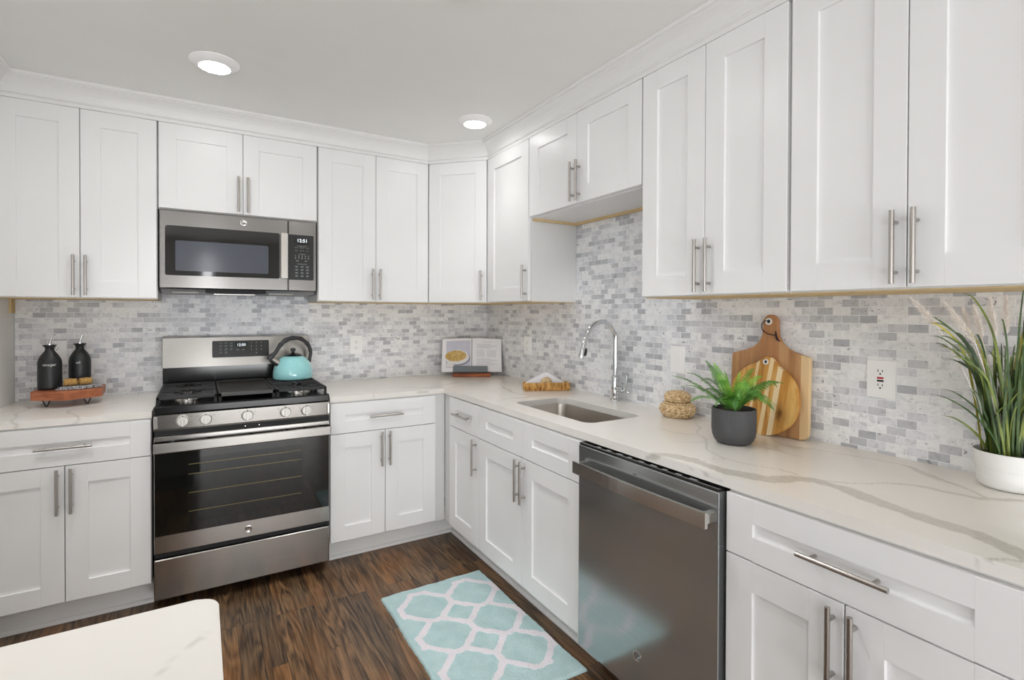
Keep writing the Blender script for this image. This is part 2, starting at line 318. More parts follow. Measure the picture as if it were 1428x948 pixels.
# ------------------------------------------------------------------ building helpers
def tag(o, label=None, cat=None, group=None, kind=None):
    if label: o['label'] = label
    if cat: o['category'] = cat
    if group: o['group'] = group
    if kind: o['kind'] = kind
    return o
def thing(name, label, cat, loc=(0, 0, 0), rz=0.0, group=None):
    o = bpy.data.objects.new(name, None); COL.objects.link(o); o.location = loc; o.rotation_euler = (0, 0, rz)
    o.empty_display_size = 0.05
    return tag(o, label, cat, group)
def link(name, me, mat, parent=None, smooth=False):
    me.materials.clear()
    for mm in (mat if isinstance(mat, (list, tuple)) else [mat]): me.materials.append(mm)
    o = bpy.data.objects.new(name, me); COL.objects.link(o)
    if parent is not None: o.parent = parent
    if smooth: me.shade_smooth()
    return o
class B:
    """collects simple solids into one mesh"""
    def __init__(s): s.bm = bmesh.new()
    def box(s, x0, x1, y0, y1, z0, z1, bev=0.0, mi=0, seg=1):
        r = bmesh.ops.create_cube(s.bm, size=1.0); vv = r['verts']
        for v in vv:
            v.co = Vector(((x0+x1)/2+v.co.x*abs(x1-x0), (y0+y1)/2+v.co.y*abs(y1-y0), (z0+z1)/2+v.co.z*abs(z1-z0)))
        fs = {f for v in vv for f in v.link_faces}
        for f in fs: f.material_index = mi
        if bev:
            es = list({e for v in vv for e in v.link_edges})
            bmesh.ops.bevel(s.bm, geom=es, offset=min(bev, abs(x1-x0)*.45, abs(y1-y0)*.45, abs(z1-z0)*.45), segments=seg, affect='EDGES', profile=0.5, clamp_overlap=True, material=-1)
        return s
    def prism(s, pts, z0, z1, mat=None, bev=0.0, mi=0):
        """extrude a 2D outline along z, then transform by mat"""
        n = len(pts); mat = mat or Matrix.Identity(4)
        a = [s.bm.verts.new(mat @ Vector((p[0], p[1], z0))) for p in pts]; b = [s.bm.verts.new(mat @ Vector((p[0], p[1], z1))) for p in pts]
        fs = [s.bm.faces.new(a[::-1]), s.bm.faces.new(b)]
        for i in range(n): fs.append(s.bm.faces.new((a[i], a[(i+1) % n], b[(i+1) % n], b[i])))
        for f in fs: f.material_index = mi
        if bev:
            es = list(set(fs[0].edges) | set(fs[1].edges))
            bmesh.ops.bevel(s.bm, geom=es, offset=bev, segments=2, affect='EDGES', profile=0.5, clamp_overlap=True, material=-1)
        return s
    def lathe(s, prof, n=32, mat=None, mi=0, flute=0, famp=0.0, fr=None):
        mat = mat or Matrix.Identity(4); rings = []
        for r, z in prof:
            ring = []
            for k in range(n):
                a = 2*PI*k/n; rr = r
                if flute and (fr is None or fr[0] <= z <= fr[1]): rr = r*(1+famp*math.cos(flute*a))
                ring.append(s.bm.verts.new(mat @ Vector((rr*math.cos(a), rr*math.sin(a), z))))
            rings.append(ring)
        for i in range(len(rings)-1):
            for k in range(n):
                f = s.bm.faces.new((rings[i][k], rings[i][(k+1) % n], rings[i+1][(k+1) % n], rings[i+1][k])); f.material_index = mi
        if prof[0][0] > 1e-5: s.bm.faces.new(rings[0][::-1]).material_index = mi
        if prof[-1][0] > 1e-5: s.bm.faces.new(rings[-1]).material_index = mi
        return s
    def tube(s, pts, r, n=10, closed=False, mi=0, flat=1.0):
        P = [Vector(p) for p in pts]; m = len(P)
        R = r if isinstance(r, (list, tuple)) else [r]*m
        T = []
        for i in range(m):
            a = P[(i-1) % m] if (closed or i > 0) else P[i]; b = P[(i+1) % m] if (closed or i < m-1) else P[i]
            T.append((b-a).normalized())
        u = T[0].orthogonal().normalized(); rings = []
        for i in range(m):
            u = (u - T[i]*u.dot(T[i])).normalized(); w = T[i].cross(u)
            rings.append([s.bm.verts.new(P[i]+(u*math.cos(2*PI*k/n)+w*math.sin(2*PI*k/n)*flat)*R[i]) for k in range(n)])
        L = m if closed else m-1
        for i in range(L):
            A, Bq = rings[i], rings[(i+1) % m]
            for k in range(n): s.bm.faces.new((A[k], A[(k+1) % n], Bq[(k+1) % n], Bq[k])).material_index = mi
        if not closed: s.bm.faces.new(rings[0][::-1]).material_index = mi; s.bm.faces.new(rings[-1]).material_index = mi
        return s
    def cyl(s, p0, p1, r, n=20, r1=None, mi=0): return s.tube([p0, p1], [r, r if r1 is None else r1], n, mi=mi)
    def torus(s, c, R, r, n=24, m=8, axis='z', mi=0):
        c = Vector(c); pts = []
        for k in range(n):
            a = 2*PI*k/n; x, y = R*math.cos(a), R*math.sin(a)
            pts.append(c+Vector({'z': (x, y, 0), 'x': (0, x, y), 'y': (x, 0, y)}[axis]))
        return s.tube(pts, r, m, closed=True, mi=mi)
    def sphere(s, c, r, sx=1, sy=1, sz=1, u=20, v=12, mi=0):
        q = bmesh.ops.create_uvsphere(s.bm, u_segments=u, v_segments=v, radius=r)
        for w in q['verts']: w.co = Vector(c)+Vector((w.co.x*sx, w.co.y*sy, w.co.z*sz))
        for f in {f for w in q['verts'] for f in w.link_faces}: f.material_index = mi
        return s
    def build(s, name, mat, parent=None, smooth=False, angle=None):
        bmesh.ops.recalc_face_normals(s.bm, faces=s.bm.faces)
        me = bpy.data.meshes.new(name); s.bm.to_mesh(me); s.bm.free()
        o = link(name, me, mat, parent)
        if smooth:
            me.shade_smooth()
            me.set_sharp_from_angle(angle=math.radians(angle or 40))
        return o
def text_mesh(txt, size, depth=0.0006):
    c = bpy.data.curves.new('lettering', 'FONT'); c.body = txt; c.size = size; c.align_x = 'CENTER'; c.align_y = 'CENTER'; c.extrude = depth; c.resolution_u = 3
    o = bpy.data.objects.new('lettering', c); COL.objects.link(o)
    dg = bpy.context.evaluated_depsgraph_get(); me = bpy.data.meshes.new_from_object(o.evaluated_get(dg))
    bpy.data.objects.remove(o); bpy.data.curves.remove(c); return me
FRONT = Matrix.Rotation(PI/2, 4, 'X')     # lays an xy drawing onto a vertical face looking towards -y
def text(name, txt, size, loc, mat, parent, bend=None):
    me = text_mesh(txt, size); me.transform(Matrix.Translation(loc) @ FRONT)
    if bend:
        for v in me.vertices:
            a = v.co.x/bend; rr = bend+(-(v.co.y)); v.co.x, v.co.y = rr*math.sin(a), -rr*math.cos(a)
    return link(name, me, mat, parent)
def seg(v0, v1, k): return v0+(v1-v0)*k
def smooth_path(pts, n=8):
    P = [Vector(p) for p in pts]; out = []
    for i in range(len(P)-1):
        p0, p1, p2, p3 = P[max(i-1, 0)], P[i], P[i+1], P[min(i+2, len(P)-1)]
        for k in range(n):
            t = k/n; out.append(0.5*((2*p1)+(p2-p0)*t+(2*p0-5*p1+4*p2-p3)*t*t+(3*p1-p0-3*p2+p3)*t**3))
    out.append(P[-1]); return out
def rrect(w, h, r, n=5):
    pts = []
    for cx, cy, a0 in ((w/2-r, h/2-r, 0), (-w/2+r, h/2-r, PI/2), (-w/2+r, -h/2+r, PI), (w/2-r, -h/2+r, 3*PI/2)):
        for k in range(n+1): pts.append((cx+r*math.cos(a0+PI/2*k/n), cy+r*math.sin(a0+PI/2*k/n)))
    return pts

# ------------------------------------------------------------------ the room
CEIL = 2.4056; XL = -2.664; YR = -6.0; XFAR = -5.1
def struct(name, b, mat, parent=None):
    o = b.build(name, mat, parent)
    if parent is None: o['kind'] = 'structure'
    return o
struct('floor', B().box(XFAR-0.1, 0.12, YR-0.1, 0.12, -0.05, 0.0), M['floor'])
struct('ceiling', B().box(XFAR-0.1, 0.12, YR-0.1, 0.12, CEIL, CEIL+0.08), M['ceil'])
wb = struct('wall_back', B().box(XFAR-0.1, 0.12, 0.009, 0.12, 0, CEIL), M['wall'])
struct('tile_backsplash', B().box(-2.660, -0.0005, 0.0, 0.009, 0.86, 1.50), M['tile_x'], wb)
wr = struct('wall_right', B().box(0.009, 0.12, YR, 0.009, 0, CEIL), M['wall'])
struct('tile_backsplash', B().box(0.0, 0.009, -3.105, -0.0, 0.86, 1.90), M['tile_y'], wr)
struct('wall_left', B().box(XL-0.1, XL, -2.2, 0.009, 0, CEIL), M['wall'])
wq = B()
wq.box(XFAR, -4.75, YR-.1, YR, 0, CEIL).box(-2.75, -2.3, YR-.1, YR, 0, CEIL).box(-0.3, 0.009, YR-.1, YR, 0, CEIL)
wq.box(-4.75, -2.75, YR-.1, YR, 0, 0.3).box(-4.75, -2.75, YR-.1, YR, 2.2, CEIL)
wq.box(-2.3, -0.3, YR-.1, YR, 0, 0.1).box(-2.3, -1.88, YR-.1, YR, 1.04, 2.2).box(-1.68, -0.3, YR-.1, YR, 1.04, 2.2).box(-2.3, -0.3, YR-.1, YR, 2.2, CEIL)
struct('wall_rear', wq, M['wall'])  # openings invented and shaped to let the rear fill lights in
wq = B()
wq.box(XFAR-0.1, XFAR, -2.9, 0.009, 0, CEIL).box(XFAR-0.1, XFAR, YR, -4.9, 0, CEIL).box(XFAR-0.1, XFAR, -4.9, -2.9, 2.15, CEIL)
struct('wall_far_left', wq, M['wall'])  # opening invented for the fill light on the left

# crown moulding: one profile swept along the cabinet fronts
def sweep(path, prof, closed=False):
    """path: 2D points, room on the right-hand normal; prof: (outward, z)"""
    bm = B(); P = [Vector((p[0], p[1])) for p in path]; rows = []
    for i, p in enumerate(P):
        d0 = (P[i]-P[i-1]).normalized() if i > 0 else (P[1]-P[0]).normalized()
        d1 = (P[i+1]-P[i]).normalized() if i < len(P)-1 else d0
        n0, n1 = Vector((d0.y, -d0.x)), Vector((d1.y, -d1.x)); nn = (n0+n1); nn = nn/(nn.length_squared/2) if nn.length > 1e-6 else n0
        rows.append([bm.bm.verts.new((p.x+nn.x*o, p.y+nn.y*o, z)) for o, z in prof])
    m = len(prof)
    for i in range(len(rows)-1):
        for k in range(m): bm.bm.faces.new((rows[i][k], rows[i][(k+1) % m], rows[i+1][(k+1) % m], rows[i+1][k]))
    bm.bm.faces.new(rows[0]); bm.bm.faces.new(rows[-1][::-1]); return bm
cz = CEIL-0.0005
crown = [(0.0005, 2.2942), (0.0185, 2.2942), (0.0185, 2.311), (0.025, 2.3125), (0.0275, 2.3155), (0.025, 2.3185), (0.0205, 2.320), (0.0195, 2.326), (0.0215, 2.338), (0.026, 2.351), (0.034, 2.365), (0.045, 2.377), (0.060, 2.3855), (0.060, 2.3895), (0.067, 2.391), (0.0705, 2.397), (0.0705, cz), (-0.012, cz), (-0.012, 2.306), (0.0005, 2.306)]
o = struct('trim_1', sweep([(XL+0.001+0.0135, -2.19), (XL+0.001+0.0135, -0.3135), (-0.6065, -0.3135), (-0.3135, -0.6065), (-0.3135, -3.105)], crown), M['trim'])
for p in o.data.polygons: p.use_smooth = False
# base shoe moulding along the toe kicks
shoe = [(0, 0.0005), (0.014, 0.0005), (0.014, 0.006), (0.011, 0.012), (0.006, 0.016), (0, 0.018)]
struct('trim_2', sweep([(-2.655, -0.537), (-2.057, -0.537)], shoe), M['trim'])
struct('trim_3', sweep([(-1.287, -0.537), (-0.537, -0.537), (-0.537, -1.897)], shoe), M['trim'])
struct('trim_4', sweep([(-0.537, -2.512), (-0.537, -3.10)], shoe), M['trim'])
struct('trim_5', B().box(-2.6635, -2.6555, -0.075, -0.012, 1.335, 1.404), M['rawwood'])

# ------------------------------------------------------------------ cabinets (local x runs along the wall, -y faces the room)
ROT_R = -PI/2
def shaker(b, x0, x1, z0, z1, yf, stile=0.076, rail=0.076, t=0.019, rec=0.009):
    """a framed door or drawer front whose face lies at y = yf"""
    yb = yf+t; e = 0.0012
    b.box(x0, x0+stile, yf, yb, z0, z1, e).box(x1-stile, x1, yf, yb, z0, z1, e)
    b.box(x0+stile-.0005, x1-stile+.0005, yf, yb, z1-rail, z1, 0).box(x0+stile-.0005, x1-stile+.0005, yf, yb, z0, z0+rail, 0)
    b.box(x0+stile-.003, x1-stile+.003, yf+rec, yb-.003, z0+rail-.003, z1-rail+.003)
    return b
def pull(parent, x, z, yf, vertical=True, L=0.187):
    b = B(); r = 0.006; so = 0.027; h = L/2; p = 0.064
    if vertical:
        b.cyl((x, yf-so, z-h), (x, yf-so, z+h), r, 14)
        for s in (-p, p): b.cyl((x, yf+.001, z+s), (x, yf-so, z+s), 0.0048, 10)
    else:
        b.cyl((x-h, yf-so, z), (x+h, yf-so, z), r, 14)
        for s in (-p, p): b.cyl((x+s, yf+.001, z), (x+s, yf-so, z), 0.0048, 10)
    return b.build('handle', M['nickel'], parent, True)
UB, UT, DB, DT = 1.4075, 2.3035, 1.4115, 2.2925
def wall_cabinet(label, loc, rz, w, doors, zb=UB, handle=None, raw=True, g0=0.005, g1=0.005):
    """doors: list of (x0, x1, handle_x)"""
    t = thing('wall_cabinet', label, 'cabinet', loc, rz)
    b = B().box(0.0008, w-0.0008, -0.312, -0.001, zb, UT, 0.001)
    b.build('cabinet_body', M['gap'], t)
    u = B().box(0.004, w-0.004, -0.308, -0.004, zb-0.0035, zb-0.0002)
    u.build('underside_panel', M['rawwood'] if raw else M['cab'], t)
    for x0, x1, hx in doors:
        d = shaker(B(), x0, x1, zb+0.004, DT, -0.332).build('door', M['cab'], t)
        pull(d, hx, zb+0.106, -0.332)
    return t
H = 0.021
wall_cabinet('white two-door wall cabinet left of the microwave, above the black bottles', (-2.659, 0, 0), 0, 0.606, [(0.005, 0.303, 0.303-H), (0.306, 0.602, 0.306+H)])
mc = wall_cabinet('short white two-door wall cabinet directly above the microwave', (-2.052, 0, 0), 0, 0.762, [(0.004, 0.3785, 0.3785-H), (0.3815, 0.757, 0.3815+H)], zb=1.862)
wall_cabinet('white two-door wall cabinet between the microwave and the angled corner cabinet', (-1.289, 0, 0), 0, 0.683, [(0.004, 0.336, 0.336-H), (0.339, 0.677, 0.339+H)])
wall_cabinet('narrow single-door white wall cabinet right of the angled corner cabinet', (0, -0.6075, 0), ROT_R, 0.466, [(0.006, 0.462, 0.462-H)])
sk = wall_cabinet('short white two-door wall cabinet raised above the sink faucet', (0, -1.0745, 0), ROT_R, 0.8235, [(0.004, 0.4085, 0.4085-H), (0.4115, 0.819, 0.4115+H)], zb=1.862, raw=False)
B().box(0.012, 0.8225, -0.022, -0.004, 1.846, 1.8583).box(0.002, 0.013, -0.305, -0.004, 1.846, 1.8583).build('nailing_strip', M['rawwood'], sk)
wall_cabinet('tall white two-door wall cabinet above the woven jar and fern', (0, -1.8985, 0), ROT_R, 0.599, [(0.004, 0.2975, 0.2975-H), (0.3005, 0.593, 0.3005+H)])
wall_cabinet('tall white two-door wall cabinet at the right edge, above the potted grass', (0, -2.498, 0), ROT_R, 0.607, [(0.006, 0.299, 0.299-H), (0.302, 0.603, 0.302+H)])
# diagonal corner cabinet
t = thing('corner_wall_cabinet', 'angled white corner wall cabinet with one door above the open cookbook', 'cabinet')
a = 0.606
B().prism([(-0.001, -0.001), (-a, -0.001), (-a, -0.3115), (-0.3115, -a), (-0.001, -a)], UB, UT).build('cabinet_body', M['gap'], t)
B().prism([(-0.004, -0.004), (-a+.004, -0.004), (-a+.004, -0.31), (-0.31, -a+.004), (-0.004, -a+.004)], UB-0.0035, UB-0.0002).build('underside_panel', M['rawwood'], t)
mid = Vector((-(a+0.3115)/2, -(a+0.3115)/2, 0)); dlen = (a-0.3115)*math.sqrt(2)
d = shaker(B(), -dlen/2+0.017, dlen/2-0.017, DB, DT, -0.0192).build('door', M['cab'], t)
d.location = mid; d.rotation_euler = (0, 0, -PI/4)
pull(d, dlen/2-0.017-0.030, 1.5135, -0.0192)

ZT = 0.868
def base_cabinet(label, loc, rz, w, doors, drawers, left=0.0, right=0.0, name='base_cabinet', hollow=False, toe=(0, 0)):
    """left/right: how far the box and toe kick reach beyond the fronts; doors (x0,x1,hx), drawers (x0,x1,handle?)"""
    t = thing(name, label, 'cabinet', loc, rz)
    if hollow:
        b = B().box(.0008, .018, -.622, -.001, .118, ZT).box(w-.018, w-.0008, -.622, -.001, .118, ZT).box(.018, w-.018, -.622, -.001, .118, .136).box(.018, w-.018, -.012, -.001, .136, ZT).box(.018, w-.018, -.622, -.604, .136, ZT)
    else: b = B().box(-left+.0008, w+right-.0008, -0.622, -0.001, 0.118, ZT, 0.001)
    b.build('cabinet_body', M['gap'], t)
    B().box(-left-toe[0]+.0008, w+right+toe[1]-.0008, -0.535, -0.005, 0.0005, 0.1175).build('toe_kick', M['trim'], t)
    for x0, x1, hx in doors:
        d = shaker(B(), x0, x1, 0.131, 0.699, -0.6415).build('door', M['cab'], t); pull(d, hx, 0.598, -0.6415)
    for x0, x1, hd in drawers:
        d = shaker(B(), x0, x1, 0.703, 0.862, -0.6415, rail=0.062).build('drawer_front', M['cab'], t)
        if hd: pull(d, (x0+x1)/2, 0.7815, -0.6415, False)
    return t
base_cabinet('white base cabinet left of the stove, under the wooden riser', (-2.660, 0, 0), 0, 0.602, [(0.004, 0.3, 0.3-H), (0.3035, 0.599, 0.3035+H)], [(0.004, 0.599, True)])
base_cabinet('white base cabinet between the stove and the inside corner', (-1.2875, 0, 0), 0, 0.600, [(0.003, 0.2955, 0.2955-H), (0.299, 0.596, 0.299+H)], [(0.003, 0.596, True)], right=0.0650, toe=(0, .0885))
base_cabinet('narrow white base cabinet with one door and small drawer by the corner', (0, -0.7275, 0), ROT_R, 0.356, [(0.003, 0.3525, 0.3525-H)], [(0.003, 0.3525, True)], left=0.1052, toe=(.0860, 0))
base_cabinet('white sink base cabinet with two blank drawer fronts left of the dishwasher', (0, -1.084, 0), ROT_R, 0.815, [(0.002, 0.4085, 0.4085-H), (0.4115, 0.813, 0.4115+H)], [(0.002, 0.4085, False), (0.4115, 0.813, False)], hollow=True)
base_cabinet('white base cabinet with wide drawer right of the dishwasher, nearest the camera', (0, -2.5105, 0), ROT_R, 0.596, [(0.003, 0.2965, 0.2965-H), (0.3, 0.593, 0.3+H)], [(0.003, 0.593, True)])

# ------------------------------------------------------------------ worktops: a fine grid so that each vein can be placed
CT, CBOT = 0.899, 0.8705
def vein_field(P, veins):
    """P (n,3); veins: (polyline, halfwidth list or number, strength)"""
    out = np.zeros(len(P)); wob = 0
    f = lambda q, s, ph: np.sin(q[:, 0]*s+ph)*np.cos(q[:, 1]*s*1.13+ph*1.7)
    Q = P.copy()
    for s, a in ((31, .006), (83, .0028), (190, .0014)):
        Q[:, 0] += a*f(P, s, 1.3*s); Q[:, 1] += a*f(P, s, 2.9*s)
    for poly, hw, st in veins:
        poly = np.array([(p[0], p[1], p[2] if len(p) > 2 else CT) for p in poly], float); n = len(poly)
        hw = np.full(n, hw) if np.isscalar(hw) else np.interp(np.linspace(0, 1, n), np.linspace(0, 1, len(hw)), hw)
        lo, hi = poly.min(0)-0.05, poly.max(0)+0.05
        idx = np.where(((Q >= lo) & (Q <= hi)).all(1))[0]
        if not len(idx): continue
        q = Q[idx]; best = np.zeros(len(idx))
        for i in range(n-1):
            A, D = poly[i], poly[i+1]-poly[i]; L = (D*D).sum()+1e-12
            tt = np.clip(((q-A)@D)/L, 0, 1); dist = np.linalg.norm(q-(A+tt[:, None]*D), axis=1)
            wd = hw[i]+(hw[i+1]-hw[i])*tt; soft = 0.0016
            best = np.maximum(best, np.clip((wd+soft-dist)/(2*soft), 0, 1))
        out[idx] = np.maximum(out[idx], best*st)
    return out
def lines(a, b, step, extra=()):
    n = max(1, int(round((b-a)/step))); xs = list(np.linspace(a, b, n+1))
    xs += [e for e in extra]; xs = sorted(xs); o = [xs[0]]
    for x in xs[1:]:
        if x-o[-1] < 0.0012:
            if x in extra or x == xs[-1]: o[-1] = x
        else: o.append(x)
    return np.array(o)
def slab(name, xs, ys, keep, veins, parent=None, corners=(), zt=CT, zb=CBOT):
    nx, ny = len(xs), len(ys); vid = {}; verts = []; faces = []
    mx, my = (xs[:-1]+xs[1:])/2, (ys[:-1]+ys[1:])/2
    K = np.array([[keep(x, y) for y in my] for x in mx])
    def V(i, j, k, z):
        key = (i, j, k)
        if key not in vid: vid[key] = len(verts); verts.append((xs[i], ys[j], z))
        return vid[key]
    NZ = 5; zz = [zt-0.002, *np.linspace(zt-0.002, zb, NZ)[1:]]
    def C(i, j): return 0 <= i < nx-1 and 0 <= j < ny-1 and K[i, j]
    for i in range(nx-1):
        for j in range(ny-1):
            if not K[i, j]: continue
            faces.append((V(i, j, 't', zt), V(i+1, j, 't', zt), V(i+1, j+1, 't', zt), V(i, j+1, 't', zt)))
            faces.append((V(i, j+1, NZ-1, zb), V(i+1, j+1, NZ-1, zb), V(i+1, j, NZ-1, zb), V(i, j, NZ-1, zb)))
            for (di, dj, p, q) in ((0, -1, (i, j), (i+1, j)), (1, 0, (i+1, j), (i+1, j+1)), (0, 1, (i+1, j+1), (i, j+1)), (-1, 0, (i, j+1), (i, j))):
                if C(i+di, j+dj): continue
                prev = 't'
                for k, z in enumerate(zz):
                    zp = zt if prev == 't' else zz[prev]
                    faces.append((V(*p, prev, zp), V(*p, k, z), V(*q, k, z), V(*q, prev, zp))); prev = k
    # eased top edge: drop boundary vertices slightly is not needed, corners get small fillets
    for (cx, cy, sx, sy, r) in corners:            # fillet inside the sink cut-out
        base = len(verts); n = 7
        for z in (zt, zb):
            verts.append((cx, cy, z))
            for k in range(n+1):
                a = PI/2*k/n; verts.append((cx+sx*r*(1-math.sin(a)), cy+sy*r*(1-math.cos(a)), z))
        m = n+2
        for k in range(n):
            faces.append((base, base+1+k, base+2+k)); faces.append((base+m, base+m+2+k, base+m+1+k))
            faces.append((base+1+k, base+m+1+k, base+m+2+k, base+2+k))
    me = bpy.data.meshes.new(name); me.from_pydata(verts, [], faces); me.update()
    bm = bmesh.new(); bm.from_mesh(me); bmesh.ops.recalc_face_normals(bm, faces=bm.faces); bm.to_mesh(me); bm.free()
    P = np.empty(len(me.vertices)*3, np.float32); me.vertices.foreach_get('co', P); P = P.reshape(-1, 3).astype(float)
    at = me.attributes.new('vein', 'FLOAT', 'POINT'); at.data.foreach_set('value', vein_field(P, veins).astype(np.float32))
    return link(name, me, M['quartz'], parent)
T1, T2, T3 = 0.0022, 0.0035, 0.006
veins_main = [
 ([(-0.636, -2.22, .880), (-0.63, -2.26), (-0.601, -2.289), (-0.583, -2.355), (-0.592, -2.429), (-0.592, -2.494), (-0.57, -2.541), (-0.549, -2.586), (-0.49, -2.607), (-0.453, -2.644), (-0.455, -2.706), (-0.486, -2.794), (-0.508, -2.878), (-0.512, -2.941), (-0.517, -2.988), (-0.543, -3.027), (-0.562, -3.073), (-0.58, -3.11)], [.010, .018, .024, .019, .023, .029, .026, .020, .019, .023, .025, .021, .020, .024, .025], .85),
 ([(-0.129, -2.008), (-0.197, -2.082), (-0.288, -2.133)], [.003, .006, .003], .7),
 ([(-0.288, -2.133), (-0.325, -2.216), (-0.382, -2.249), (-0.444, -2.312), (-0.479, -2.373), (-0.485, -2.428), (-0.471, -2.468), (-0.446, -2.543), (-0.455, -2.594)], [.002, .006, .004, .0025, .002, .002, .0025, .003], .75),
 ([(-0.583, -2.355), (-0.57, -2.379), (-0.512, -2.388), (-0.484, -2.396)], T1, .6),
 ([(-0.433, -2.656), (-0.419, -2.688), (-0.367, -2.73), (-0.304, -2.759), (-0.272, -2.796), (-0.261, -2.833), (-0.255, -2.873), (-0.253, -2.915), (-0.177, -2.978)], [.003, .003, .0032, .006, .011, .011, .010, .010], .7),
 ([(-0.154, -2.401), (-0.132, -2.501), (-0.101, -2.588), (-0.083, -2.674), (-0.091, -2.729), (-0.125, -2.773), (-0.16, -2.813), (-0.178, -2.865), (-0.197, -2.892), (-0.23, -2.915)], [.003, .003, .003, .004, .012, .012, .004, .003, .004], .75),
 ([(-0.58, -3.10), (-0.592, -3.08), (-0.61, -3.064), (-0.636, -3.043), (-0.636, -3.036, .892), (-0.636, -3.036, .874)], [.002, .002, .003, .003, .002], .95),
 ([(-0.835, -0.467), (-0.779, -0.517), (-0.734, -0.572), (-0.642, -0.537), (-0.526, -0.481), (-0.442, -0.421), (-0.353, -0.381), (-0.306, -0.43), (-0.276, -0.527), (-0.235, -0.559), (-0.304, -0.784), (-0.352, -0.901), (-0.36, -0.998)], [.003, .005, .006, .006, .006, .005, .003, .002, .002], .7),
 ([(-0.301, -0.76), (-0.332, -0.854), (-0.358, -0.943), (-0.354, -1.067), (-0.334, -1.136)], [.004, .014, .01, .005, .004], .6),
 ([(-0.53, -1.145), (-0.463, -1.13), (-0.392, -1.137), (-0.255, -1.123)], [.004, .012, .014, .01], .5),
 ([(-0.34, -2.001), (-0.334, -2.106), (-0.291, -2.167)], [.004, .01, .006], .35),
 ([(-0.449, -2.168), (-0.399, -2.218), (-0.35, -2.224)], [.003, .009, .006], .35),
 ([(-0.258, -2.36), (-0.256, -2.429), (-0.255, -2.502)], [.003, .007, .003], .45),
 ([(-0.127, -2.307), (-0.176, -2.427), (-0.126, -2.456)], [.003, .006, .003], .45),
 ([(-1.343, -0.553), (-1.175, -0.477), (-0.922, -0.462), (-0.801, -0.496)], [.002, .003, .004], .6),
 ([(-0.636, -2.38, .893), (-0.636, -2.44, .888), (-0.636, -2.50, .882)], [.003, .006, .004], .7),
 ([(-0.80, -0.636, .889), (-0.735, -0.636, .885)], [.007, .008], .5),
 ([(-1.05, -0.60), (-1.06, -0.636, .897), (-1.055, -0.636, .875)], T1, .6),
]
SX0, SX1, SY0, SY1 = -0.525, -0.222, -1.803, -1.235
xs = lines(-1.2855, -0.001, 0.006, (SX0, SX1, -0.636)); ys = lines(-3.107, -0.001, 0.006, (SY0, SY1, -0.636))
slab('countertop', xs, ys, lambda x, y: (y > -0.636 or x > -0.636) and not (SX0 < x < SX1 and SY0 < y < SY1), veins_main,
     corners=[(SX0, SY0, 1, 1, .045), (SX1, SY0, -1, 1, .045), (SX1, SY1, -1, -1, .045), (SX0, SY1, 1, -1, .045)])
tag(bpy.data.objects['countertop'], 'L-shaped white quartz countertop with grey veins and the sink cut into it', 'countertop')
veins_left = [
 ([(-2.56, -0.231), (-2.54, -0.285), (-2.563, -0.375), (-2.544, -0.481), (-2.532, -0.601), (-2.521, -0.636, .898), (-2.505, -0.636, .887), (-2.512, -0.636, .873)], [.006, .004, .003, .003, .003, .003], .8),
 ([(-2.22, -0.3), (-2.285, -0.365), (-2.327, -0.385), (-2.374, -0.421), (-2.376, -0.5), (-2.35, -0.535), (-2.315, -0.632), (-2.311, -0.636, .893), (-2.313, -0.636, .881), (-2.328, -0.636, .871)], [.006, .004, .004, .003, .003, .003], .8)]
cl = slab('countertop', lines(-2.6625, -2.0575, 0.006), lines(-0.636, -0.001, 0.006), lambda x, y: True, veins_left)
tag(cl, 'short white quartz countertop left of the stove, under the wooden riser', 'countertop')

# island in the near left corner
isl = thing('kitchen_island', 'kitchen island with white veined quartz top and a rounded corner in the near left', 'island', (-2.2, -2.9, 0))
def island_top():
    x0, x1, y0, y1, r = -2.60, -1.845, -3.28, -2.4785, 0.03
    pts = [(x0, y0), (x1-r, y0)] + [(x1-r+r*math.sin(a), y0+r-r*math.cos(a)) for a in np.linspace(0, PI/2, 6)[1:]] + [(x1-r+r*math.cos(a), y1-r+r*math.sin(a)) for a in np.linspace(0, PI/2, 8)] + [(x0, y1)]
    b = B().prism([(p[0]+2.2, p[1]+2.9) for p in pts], 0.871, 0.90, bev=0.002); bm = b.bm
    for ax, lo, hi in ((0, x0+2.2, x1+2.2), (1, y0+2.9, y1+2.9)):
        for v in np.arange(lo+.01, hi, .01):
            co = [0, 0, 0]; no = [0, 0, 0]; co[ax] = float(v); no[ax] = 1
            bmesh.ops.bisect_plane(bm, geom=bm.verts[:]+bm.edges[:]+bm.faces[:], plane_co=co, plane_no=no)
    o = b.build('worktop', M['quartz'], isl)
    me = o.data; P = np.array([v.co[:] for v in me.vertices]) + np.array([-2.2, -2.9, 0])
    vv = vein_field(P, [([(-1.843, -2.535, .9), (-1.864, -2.575, .9), (-1.879, -2.593, .9), (-1.897, -2.609, .9), (-1.907, -2.633, .9), (-1.921, -2.651, .9), (-1.946, -2.678, .9), (-2.0, -2.74, .9), (-2.05, -2.76, .9)], [.0005, .002, .001, .003, .001], .6)])
    at = me.attributes.new('vein', 'FLOAT', 'POINT'); at.data.foreach_set('value', vv.astype(np.float32))
island_top()
B().box(-0.37, 0.325, -0.35, 0.39, 0.10, 0.8705, .002).build('cabinet_body', M['island'], isl)
B().box(-0.35, 0.28, -0.33, 0.34, 0.0005, 0.0995).build('toe_kick', M['island'], isl)

